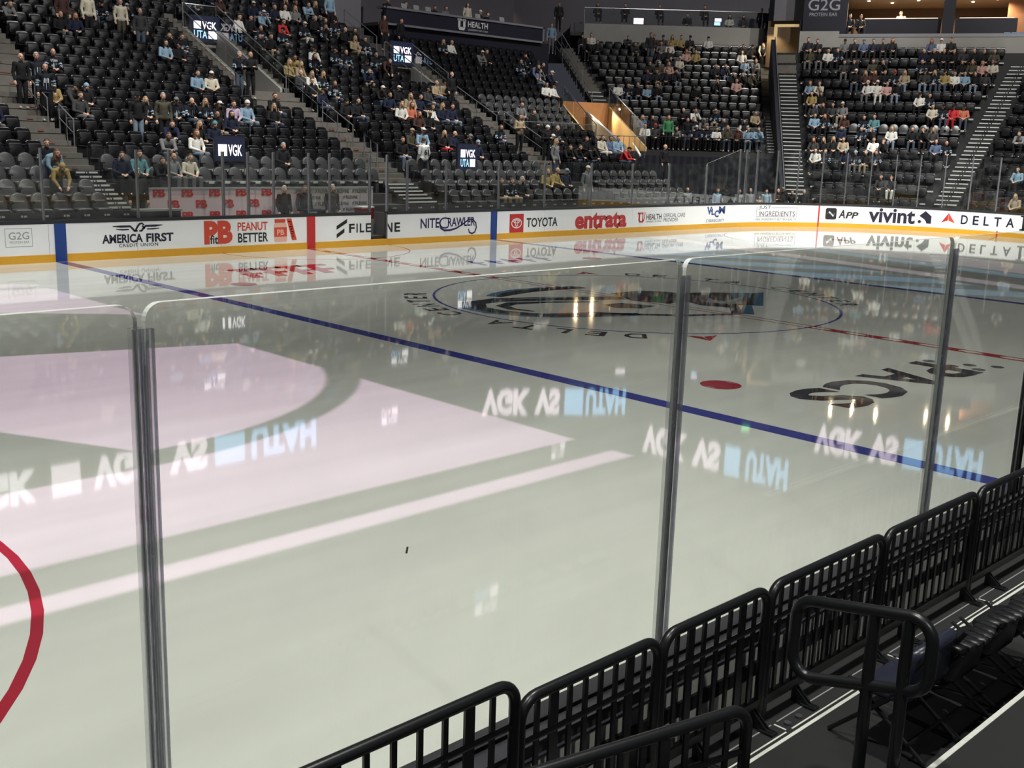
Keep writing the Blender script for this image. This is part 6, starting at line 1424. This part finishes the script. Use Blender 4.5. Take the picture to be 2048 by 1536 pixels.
('@P', 31.53, 32.79, 10.12, -0.8, 1.0, 't', 'K', 'k', 'b', '-'),
('@P', 40.09, 23.93, 10.12, -0.8, 1.0, 't', 'K', 'k', 'b', '-'),
('@P', 40.4, 23.6, 10.12, -0.8, 1.0, 't', 'N', 'k', 'b', '-'),
('@V', 38.15, 16.88, 9.57, -1.13, 1.0, 's', 'J', 'k', 'b', '-'),
('@V', 38.4, 16.36, 9.57, -1.13, 1.0, 's', 'K', 'k', 'b', '-'),
('@V', 41.1, 15.41, 9.57, -1.13, 1.0, 't', 'G', 'k', 'b', '-'),
('@F', 17.23, 31.3, 9.15, 0.0, 1.0, 's', 'K', 'k', 'b', '-'),
('@F', 18.42, 31.3, 9.15, 0.0, 1.0, 's', 'K', 'k', 'b', '-'),
('@F', 20.39, 31.3, 9.15, 0.0, 1.0, 's', 'K', 'k', 'b', '-'),
('@F', 21.2, 31.3, 9.15, 0.0, 1.0, 's', 'G', 'k', 'b', '-'),
('@F', 22.71, 31.3, 9.15, 0.0, 0.95, 't', 'C', 'k', 'B', '-'),
('@F', 23.69, 31.3, 9.15, 0.0, 1.0, 's', 'K', 'k', 'b', 'Wc'),
('@F', 24.26, 31.3, 9.15, 0.0, 1.0, 's', 'K', 'k', 'b', '-'),
('@B', 1.36, 13.75, 0.3, 0.0, 0.94, 't', 'D', 'g', 'g', '-'),
('@B', 0.3, 13.75, 0.3, 0.0, 0.93, 't', 'N', 'k', 'k', '-'),
('@B', -0.44, 13.75, 0.3, 0.0, 0.92, 't', 'K', 'k', 'g', '-'),
('S1', 3, 11, None, None, 1.0, 's', 'K', 'k', 'g', '-'),
]
occ = set((q[0], q[1], q[2]) for q in PEOPLE if q[2] is not None and not q[0].startswith('@'))
cl = Vector(CAM[:3]); inv_cam = cam.matrix_world.inverted()
def in_view(p, mg=.06):
    q = inv_cam@Vector(p)
    if q.z > -1: return False
    u = -q.x/q.z*CAM[6]/2048; v = -q.y/q.z*CAM[6]/2048
    return abs(u) < .5+mg*.5 and -.42 < v < .375+mg*.4
free, rest = [], []
for sec, n, i, s, k in seatlist():
    x, y, z, a = secpt(sec, n, s)
    if not in_view((x, y, z+.7)): continue
    if x < 3.6 and y < 16.2 and x > -4.6: continue
    (rest if (sec, n, i) in occ else free).append((((Vector((x, y, z))-cl).length), sec, n, i, x, y, z, a))
free.sort(); nb_, protos = 0, {}
stuffm = {0: MB(), 1: MB()}
def add_geo(dst, g, x, y, z, a, mi):
    c, s_ = math.cos(a), math.sin(a); dst.add([(x+q[0]*c-q[1]*s_, y+q[0]*s_+q[1]*c, z+q[2]) for q in g.v], g.f, mi)
for d, sec, n, i, x, y, z, a in free:
    rnd = is_round(sec, n); pl = sec in ('S5', 'S6'); row = ORD[n-ROWN[sec][0]+1]
    if rnd or nb_ < 300:
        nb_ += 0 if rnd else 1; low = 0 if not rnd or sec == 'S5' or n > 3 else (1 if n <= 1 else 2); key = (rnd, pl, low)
        if key not in protos: o = protos[key] = seat_proto(rnd, pl, low)
        else: o = dup(protos[key])
        o.location = (x, y, z); o.rotation_euler = (0, 0, a)
        tag(o, 'empty %s seat, %s row of %s, %s from %s' % ('grey padded round-backed' if rnd else 'black folding', row, BLOCK[sec], ORD[min(i+1, 26)], FROM[sec]), 'seat', ('padded grey seats of the ' if rnd else 'black folding seats of the ')+BLOCK[sec])
    else:
        m = stuffm[0]
        for g, mi in (('back', 0), ('up', 1), ('arm', 0)): add_geo(m, GE[g], x, y, z, a, mi)
        if pl: add_geo(m, GE['plate'], x, y, z, a, 2)
for d, sec, n, i, x, y, z, a in rest:
    m = stuffm[1]
    if is_round(sec, n): add_geo(m, GE['rback'], x, y, z, a, 3)
    else:
        add_geo(m, GE['back'], x, y, z, a, 0); add_geo(m, GE['arm'], x, y, z, a, 0)
        if sec in ('S5', 'S6'): add_geo(m, GE['plate'], x, y, z, a, 2)
    add_geo(m, GE['dn'], x, y, z, a, 1)
mm = MB(); mm.v = stuffm[0].v[:]; mm.f = stuffm[0].f[:]; mm.m = stuffm[0].m[:]; mm.add(stuffm[1].v, stuffm[1].f, 0); mm.m[len(stuffm[0].m):] = stuffm[1].m
tag(link('distant_seating', mm.mesh('distant_seating', [SEATB, SEATC, PLATE, SEATG], True)), 'dark mass of farther and occupied folding seats filling the upper rows', 'seats', kind='stuff')

# ------------------------------------------------------------------ people
def cap_(mb, a, ra, b, rb, n=12):
    a = Vector(a); b = Vector(b); t = (b-a); l = t.length; t = t/l if l > 1e-6 else Vector((0, 0, 1)); P, Rr = [], []
    for i in range(5): q = R_(-90+18*i+2); P.append(a+t*(ra*math.sin(q))); Rr.append(max(ra*math.cos(q), .0015))
    for i in range(5): q = R_(18*i+2 if i else 0); P.append(b+t*(rb*math.sin(q))); Rr.append(max(rb*math.cos(q), .0015))
    mb.tube(P, Rr, n)
def ell(mb, c, r, n=20, k=12, fn=None):
    vs = []; fs = []
    for i in range(k+1):
        th = math.pi*i/k
        for j in range(n):
            ph = 2*math.pi*j/n; q = Vector((math.sin(th)*math.cos(ph), math.sin(th)*math.sin(ph), math.cos(th)))
            if i in (0, k): q = q+Vector((.001*math.cos(ph), .001*math.sin(ph), 0))
            if fn: q = fn(q)
            vs.append((c[0]+q.x*r[0], c[1]+q.y*r[1], c[2]+q.z*r[2]))
    for i in range(k):
        for j in range(n): fs.append((i*n+j, (i+1)*n+j, (i+1)*n+(j+1) % n, i*n+(j+1) % n))
    fs.append(tuple(range(n-1, -1, -1))); fs.append(tuple(k*n+j for j in range(n))); mb.add(vs, fs)
def remesh(mb, vox, ratio, name, mats):
    me = mb.mesh('tmp', mats[0]); o = bpy.data.objects.new('tmp', me); COL.objects.link(o)
    r = o.modifiers.new('r', 'REMESH'); r.mode = 'VOXEL'; r.voxel_size = vox
    s = o.modifiers.new('s', 'SMOOTH'); s.iterations = 2; s.factor = .5
    if ratio < 1: d = o.modifiers.new('d', 'DECIMATE'); d.ratio = ratio
    dg = bpy.context.evaluated_depsgraph_get(); out = bpy.data.meshes.new_from_object(o.evaluated_get(dg)); out.name = name
    bpy.data.objects.remove(o); bpy.data.meshes.remove(me); out.materials.clear()
    for m_ in mats: out.materials.append(m_)
    out.polygons.foreach_set('use_smooth', [True]*len(out.polygons)); out.polygons.foreach_set('material_index', [0]*len(out.polygons)); return out
J = {
 's': dict(pel=(0, .08, .56), che=(0, .11, .90), nec=(0, .06, 1.07), hea=(0, .0, 1.205), sh=(.185, .10, .985), el=(.255, .02, .73), wr=(.085, -.22, .655), kn=(.125, -.40, .545), an=(.13, -.36, .10), hip=(.10, .06, .54)),
 'c': dict(pel=(0, .08, .56), che=(0, .09, .90), nec=(0, .03, 1.06), hea=(0, -.05, 1.185), sh=(.185, .07, .98), el=(.24, -.10, .74), wr=(.085, -.26, .66), kn=(.12, -.40, .545), an=(.10, -.40, .10), hip=(.10, .06, .54), wr2=(.06, -.20, 1.02), el2=(.20, -.22, .76)),
 'l': dict(pel=(0, .06, .56), che=(0, -.10, .86), nec=(0, -.20, 1.0), hea=(0, -.31, 1.09), sh=(.185, -.14, .93), el=(.20, -.34, .66), wr=(.045, -.52, .66), kn=(.16, -.40, .545), an=(.14, -.34, .10), hip=(.10, .05, .54)),
 't': dict(pel=(0, 0, .97), che=(0, .01, 1.30), nec=(0, -.01, 1.49), hea=(0, -.04, 1.625), sh=(.19, .01, 1.40), el=(.25, .03, 1.13), wr=(.24, -.07, .89), kn=(.10, -.02, .50), an=(.11, .04, .09), hip=(.09, 0, .93)),
 'f': dict(pel=(0, 0, .97), che=(0, .01, 1.30), nec=(0, -.01, 1.49), hea=(0, -.05, 1.62), sh=(.19, .01, 1.40), el=(.26, .0, 1.13), wr=(.05, -.24, 1.17), kn=(.11, -.02, .50), an=(.13, .04, .09), hip=(.09, 0, .93)),
 'n': dict(pel=(0, .08, .95), che=(0, -.22, 1.13), nec=(0, -.36, 1.22), hea=(0, -.48, 1.28), sh=(.185, -.30, 1.17), el=(.23, -.36, .92), wr=(.14, -.48, .74), kn=(.11, .02, .50), an=(.12, .10, .09), hip=(.09, .08, .92)),
}
def side(p_, s): return (p_[0]*s, p_[1], p_[2])
def joints(pose, s):
    j = J[pose]; return side(j['sh'], s), side(j.get('el2', j['el']) if s > 0 else j['el'], s), side(j.get('wr2', j['wr']) if s > 0 else j['wr'], s), side(j['hip'], s), side(j['kn'], s), side(j['an'], s)
def body_mesh(pose):
    j = J[pose]; mb = MB(); H = Vector(j['hea'])
    ell(mb, H+Vector((0, .012, .018)), (.076, .094, .100)); ell(mb, H+Vector((0, -.022, -.045)), (.058, .066, .070))
    cap_(mb, H+Vector((0, -.094, .012)), .010, H+Vector((0, -.108, -.020)), .015, 8)
    for s in (-1, 1): ell(mb, H+Vector((s*.078, .012, -.005)), (.012, .020, .032), 10, 8)
    cap_(mb, j['nec'], .056, H+Vector((0, .015, -.06)), .052); cap_(mb, j['pel'], .12, j['che'], .125); cap_(mb, j['che'], .11, j['nec'], .06)
    for s in (-1, 1):
        sh, el, wr, hip, kn, an = [Vector(q) for q in joints(pose, s)]
        cap_(mb, j['che'], .09, sh, .055); cap_(mb, sh, .050, el, .038); cap_(mb, el, .038, wr, .027)
        dr = (wr-el).normalized(); pl = wr+dr*.085; cap_(mb, wr, .028, pl, .034)
        sd = dr.cross(Vector((0, 0, 1)));  sd = sd.normalized() if sd.length > .05 else Vector((1, 0, 0)); dn = sd.cross(dr)
        if dn.z > 0: dn = -dn
        for f_ in range(4):
            b0 = pl+sd*(.033-.022*f_)+dr*.02; ln = (.050, .062, .058, .044)[f_]; b1 = b0+dr*ln*.55+dn*.006; b2 = b1+dr*ln*.35+dn*.022; cap_(mb, b0, .0115, b1, .0105, 8); cap_(mb, b1, .0105, b2, .009, 8)
        tb = wr+dr*.03-sd*.03*s; cap_(mb, tb, .014, tb+dr*.05-sd*.025*s+dn*.012, .0105, 8)
        cap_(mb, j['pel'], .10, hip, .085); cap_(mb, hip, .080, kn, .052); cap_(mb, kn, .050, an, .034); cap_(mb, an, .036, an+Vector((0, -.12, -.045)), .030)
    me = remesh(mb, .0105, .30, 'person_body', [SKIN, EYE, LIP])
    for p_ in me.polygons:
        d = p_.center-H
        if d.y < -.055:
            if (abs(abs(d.x)-.031) < .015 and abs(d.z-.012) < .009): p_.material_index = 1
            elif abs(d.x) < .024 and abs(d.z+.055) < .008: p_.material_index = 2
    return me
def top_mesh(pose, style):
    j = J[pose]; mb = MB(); cap_(mb, j['pel'], .150, j['che'], .158); cap_(mb, j['che'], .150, Vector(j['nec'])+Vector((0, 0, -.03)), .075)
    lo = Vector(j['pel']); d = (lo-Vector(j['che'])).normalized(); cap_(mb, lo+d*.02+Vector((.05, 0, 0)), .135, lo+d*.02-Vector((.05, 0, 0)), .135)
    A = {}
    for s in (-1, 1):
        sh, el, wr, hip, kn, an = [Vector(q) for q in joints(pose, s)]; A[s] = (sh, el, wr)
        cap_(mb, j['che'], .12, sh, .078); cap_(mb, sh, .076, el, .060); cap_(mb, el, .060, wr, .043)
    me = remesh(mb, .016, .45, 'shirt', [FAB, STRIPE if style == 'J' else WHITEF])
    if style:
        che, pel = Vector(j['che']), Vector(j['pel']); ax = (che-pel).normalized(); fwd = Vector((0, -1, 0))-ax*Vector((0, -1, 0)).dot(ax)
        for p_ in me.polygons:
            c = p_.center; best = None
            for s in (-1, 1):
                sh, el, wr = A[s]
                for a, b, off in ((sh, el, 0), (el, wr, 1)):
                    t = (c-a).dot(b-a)/(b-a).length_squared; dd = (c-(a+(b-a)*min(max(t, 0), 1))).length
                    if best is None or dd < best[0]: best = (dd, off+min(max(t, 0), 1))
            on_arm = best[0] < .085 and abs(c.x) > .11
            r = c-pel; h = r.dot(ax)
            if style == 'Z': p_.material_index = 1 if on_arm and best[1] > .08 else 0
            elif style == 'V': p_.material_index = 0
            else:
                if on_arm and (.55 < best[1] < .70 or .85 < best[1] < 1.0 or 1.15 < best[1] < 1.3): p_.material_index = 1
                elif not on_arm and r.dot(fwd) > .05:
                    q = h-.22; k = (abs(c.x) < .085 and abs(q-.35*c.x) < .045 and abs(q+.1*c.x) > .012) or (abs(c.x-.01) < .05 and -.085 < q < -.055)
                    if k: p_.material_index = 1
                if not on_arm and -.12 < h < -.085: p_.material_index = 1
    return me
def legs_mesh(pose):
    j = J[pose]; mb = MB()
    for s in (-1, 1):
        sh, el, wr, hip, kn, an = [Vector(q) for q in joints(pose, s)]
        cap_(mb, j['pel'], .128, hip, .105); cap_(mb, hip, .104, kn, .075); cap_(mb, kn, .074, an+Vector((0, 0, .03)), .056)
    return remesh(mb, .018, .45, 'trousers', [FAB])
def shoes_mesh(pose):
    mb = MB()
    for s in (-1, 1):
        an = Vector(joints(pose, s)[5]); cap_(mb, an+Vector((0, .02, -.045)), .044, an+Vector((0, -.15, -.055)), .036)
    return mb.mesh('shoes', [FAB], True)
def hair_mesh(pose, long_):
    H = Vector(J[pose]['hea']); mb = MB()
    def f(q):
        face = q.y < -.10 and q.z < .52; low = q.z < -.45
        return q*(.72 if (face or low) else 1.0)
    ell(mb, H+Vector((0, .014, .024)), (.086, .106, .112), 24, 16, f)
    if long_:
        for s in (-1, 0, 1): cap_(mb, H+Vector((s*.055, .05, .02)), .045, H+Vector((s*.075, .07, -.20-.03*(s == 0))), .040)
        for s in (-1, 1): cap_(mb, H+Vector((s*.070, .0, .02)), .026, H+Vector((s*.088, -.01, -.18)), .022, 8)
        return remesh(mb, .014, .5, 'hair', [HAIRM])
    return mb.mesh('hair', [HAIRM], True)
def hat_mesh(pose, kind):
    H = Vector(J[pose]['hea']); mb = MB(); lim = .15 if kind == 'c' else -.02
    ell(mb, H+Vector((0, .012, .030)), (.092, .112, .112), 24, 16, lambda q: q*(1.0 if q.z > lim else .70))
    if kind == 'c':
        z0 = H.z+.052; mb.prism([(-.075, -.07), (-.06, -.155), (0, -.185), (.06, -.155), (.075, -.07)], lambda x, y: (H.x+x, H.y+y, z0-.018-(.12*x*x*20)*.1), lambda x, y: (H.x+x, H.y+y, z0-.006))
    else: ell(mb, H+Vector((0, .012, .028)), (.097, .118, .030), 24, 8)
    return mb.mesh('cap' if kind == 'c' else 'beanie', [FAB], True)
_c = {}
def shared(fn, *a):
    k = (fn.__name__,)+a
    if k not in _c: _c[k] = fn(*a)
    return _c[k]
TOPC = {'K': (.011, .011, .013), 'J': (.010, .011, .017), 'N': (.012, .016, .036), 'W': (.60, .59, .56), 'C': (.47, .43, .35), 'G': (.15, .155, .16), 'D': (.040, .040, .043), 'B': (.20, .30, .40), 'U': (.085, .12, .20), 'O': (.060, .056, .040),
        'Y': (.30, .22, .085), 'T': (.30, .235, .16), 'R': (.42, .030, .035), 'P': (.46, .28, .26), 'E': (.05, .20, .085), 'X': (.46, .15, .09), 'M': (.058, .030, .026), 'V': (.42, .33, .44), 'Q': (.09, .20, .22), 'S': (.60, .60, .58), 'Z': (.02, .02, .022)}
LEGC = {'k': (.012, .012, .015), 'j': (.06, .078, .112), 'g': (.11, .115, .12), 'h': (.24, .20, .14), 'w': (.55, .54, .50), 'l': (.17, .22, .29), 'r': (.32, .02, .025), 'Y': (.42, .36, .14), 'O': (.06, .06, .045), 'H': (.2, .2, .2)}
HAIRC = {'k': (.012, .010, .010), 'b': (.045, .026, .016), 'l': (.30, .21, .11), 'g': (.32, .31, .30), 'r': (.16, .06, .025)}
TOPW = {'K': 'black top', 'J': 'dark jersey with pale stripes', 'N': 'navy top', 'W': 'white top', 'C': 'cream top', 'G': 'grey top', 'D': 'charcoal top', 'B': 'light blue top', 'U': 'denim blue top', 'O': 'olive jacket', 'Y': 'gold top', 'T': 'tan top', 'R': 'red jacket',
        'P': 'pink top', 'E': 'bright green puffer jacket', 'X': 'orange sweater', 'M': 'dark brown top', 'V': 'lavender jersey', 'Q': 'teal shirt', 'S': 'white jersey numbered 61', 'Z': 'black vest over white sleeves'}
SKINS = [(.46, .27, .19), (.52, .32, .23), (.40, .23, .16), (.50, .30, .215), (.28, .15, .10)]
def place(q):
    sec, a_, b_, c_, rz, sc, pose = q[:7]
    if sec.startswith('@'): return Vector((a_, b_, c_)), rz, sc
    if b_ is not None:
        s = [t for t in SEATPOS[(sec, a_)]][b_]; x, y, z, a = secpt(sec, a_, s); off = 0
    else: x, y, z, a = secpt(sec, a_, c_); off = -.38 if pose != 'n' else -.25
    return Vector((x-math.sin(a)*off, y+math.cos(a)*off, z)), a, 1.0
SEATPOS = {}
for sec, n, i, s, k in seatlist(): SEATPOS.setdefault((sec, n), []).append(s)
ZONE = {'B': 'inside the penalty box', 'x13.9': 'behind the penalty box glass', 'T': 'by the tunnel behind corner glass', 'P': 'on the platform above corner block', 'V': 'in the suite beside the banner', 'F': 'at the press counter above the sign', 'x29.6': 'at the top of the second portal'}
POSEW = {'s': 'seated', 'c': 'hand to chin', 'l': 'leaning forward', 't': 'standing', 'f': 'standing arms folded', 'n': 'bending over'}
plist = []
for k, q in enumerate(PEOPLE):
    loc, a, sc = place(q); plist.append(((loc-cl).length, k, q, loc, a, sc))
plist.sort(key=lambda t: t[0])
far_v, far_f, far_c = [], [], []
TINT = bpy.data.materials.new('tinted_crowd_cloth'); TINT.use_nodes = True
_n = TINT.node_tree.nodes; _a = _n.new('ShaderNodeAttribute'); _a.attribute_name = 'tint'; TINT.node_tree.links.new(_a.outputs['Color'], _n['Principled BSDF'].inputs['Base Color']); _n['Principled BSDF'].inputs['Roughness'].default_value = .8
used = {}
for rank, (d, k, q, loc, a, sc) in enumerate(plist):
    pose, top, leg, hair, hat = q[6:11]; rnd = random.Random(k*17+3)
    jit = .9+.2*rnd.random(); tc = tuple(min(1, c*jit) for c in TOPC[top]); lc = LEGC[leg]; sk = SKINS[rnd.choice((0, 1, 1, 2, 3, 3, 0, 4) if k % 3 == 0 else (0, 1, 3, 3))]
    hc = HAIRC.get(hair.lower()); long_ = hair.isupper()
    style = 'J' if top in 'J' else ('Z' if top == 'Z' else ('J' if top in 'S' else ''))
    parts = [(shared(top_mesh, pose, style), 'shirt', tc), (shared(legs_mesh, pose), 'trousers', lc), (shared(shoes_mesh, pose), 'shoes', (.02, .02, .02) if rnd.random() < .6 else (.4, .4, .4))]
    if hc and not (hat != '-' and not long_): parts.append((shared(hair_mesh, pose, long_), 'hair', hc))
    if hat != '-': parts.append((shared(hat_mesh, pose, 'b' if hat[1] == 'b' else 'c'), 'beanie' if hat[1] == 'b' else 'cap', TOPC[hat[0]]))
    yaw = a+rnd.uniform(-.28, .28); sz = sc*(.96+.08*rnd.random() if sc == 1.0 else 1.0)
    bm_ = shared(body_mesh, pose)
    if rank < 300:
        o = link('person', bm_, None, loc, yaw); o.scale = (sz, sz, sz); o.color = (*sk, 1)
        for me, nm, colr in parts:
            c = link(nm, me, o); c.color = (*colr, 1)
            if nm in ('shirt',) and top == 'S':
                c['label'] = 'white jersey numbered 61'
                mb = MB(); F = lambda x, z: (x, .185, z); put_text(mb, '61', .115, -.115, 1.07, 1.30, F, 0, .04); put_text(mb, 'STONE', .10, -.10, 1.335, 1.38, F, 0, .02); mb.build('number_print', INKK, c)
            if k in NUM:
                mb = MB(); t, z0, z1, wd, yf = NUM[k]; F = lambda x, z: (x, yf, z); put_text(mb, t, -wd, wd, z0, z1, F, 0, .05); mb.build('number_print', INKW, c)
        if q[0] in ('@P', '@V', '@F') and pose == 's':
            st = seat_proto(False, False); st.location = loc; st.rotation_euler = (0, 0, a); bpy.data.objects.remove(st.children[1]) if len(st.children) > 2 else None; GE['dn'].build('seat', SEATC, st, smooth=True); tag(st, 'black chair under a person %s, number %s by distance' % (ZONE[q[0][1:]], ORD[min(26, k % 26)]), 'chair', 'chairs '+ZONE[q[0][1:]])
        if top == 'S': o.rotation_euler = (0, 0, math.pi)
        sec = q[0]; w_ = TOPW[top]
        if sec.startswith('@'): where = ZONE[sec[1:]]; lab = 'person in %s, %s %s' % (w_, POSEW[pose], where)
        else:
            row = ORD[q[1]-ROWN[sec][0]+1]
            lab = 'person in %s, %s row of %s' % (w_, row, BLOCK[sec])
            lab += (', %s from %s' % (ORD[min(q[2]+1, 26)], FROM[sec])) if q[2] is not None else ', '+POSEW[pose]
        extra = {'Wc': ' with white cap', 'Wb': ' with white beanie'}.get(hat, '')
        if lab in used or sec.startswith('@'):
            h = {'0': 'bald ', 'g': 'grey-haired ', 'l': 'blond ', 'r': 'ginger '}.get(hair.lower(), 'dark-haired ') if hat == '-' else 'capped '
            lab = lab.replace('person', h+'person', 1)
            if lab in used: lab = lab.replace('person in', 'person in %s trousers and' % {'j': 'jeans', 'g': 'grey', 'l': 'pale'}.get(leg, 'black'), 1) if leg != 'j' else lab.replace('person in', 'person in jeans and', 1)
        used[lab] = used.get(lab, 0)+1
        tag(o, ' '.join(lab.split()[:16]), 'person', 'spectators in the stands' if not sec.startswith('@') else 'people '+ZONE[sec[1:]])
    else:
        c_, s_ = math.cos(yaw), math.sin(yaw)
        for me, colr in [(bm_, sk)]+[(m_, cc) for m_, _, cc in parts]:
            base = len(far_v)
            for v_ in me.vertices: far_v.append((loc.x+sz*(v_.co.x*c_-v_.co.y*s_), loc.y+sz*(v_.co.x*s_+v_.co.y*c_), loc.z+sz*v_.co.z)); far_c.append((*colr, 1))
            far_f += [tuple(base+i for i in p_.vertices) for p_ in me.polygons]
if far_v:
    me = bpy.data.meshes.new('distant_crowd'); me.from_pydata(far_v, [], far_f); at = me.attributes.new('tint', 'FLOAT_COLOR', 'POINT'); at.data.foreach_set('color', [c for q in far_c for c in q]); me.materials.append(TINT)
    me.polygons.foreach_set('use_smooth', [True]*len(me.polygons)); tag(link('distant_crowd', me), 'small far-off spectators in the top rows of the goal-end stand', 'crowd', kind='stuff')
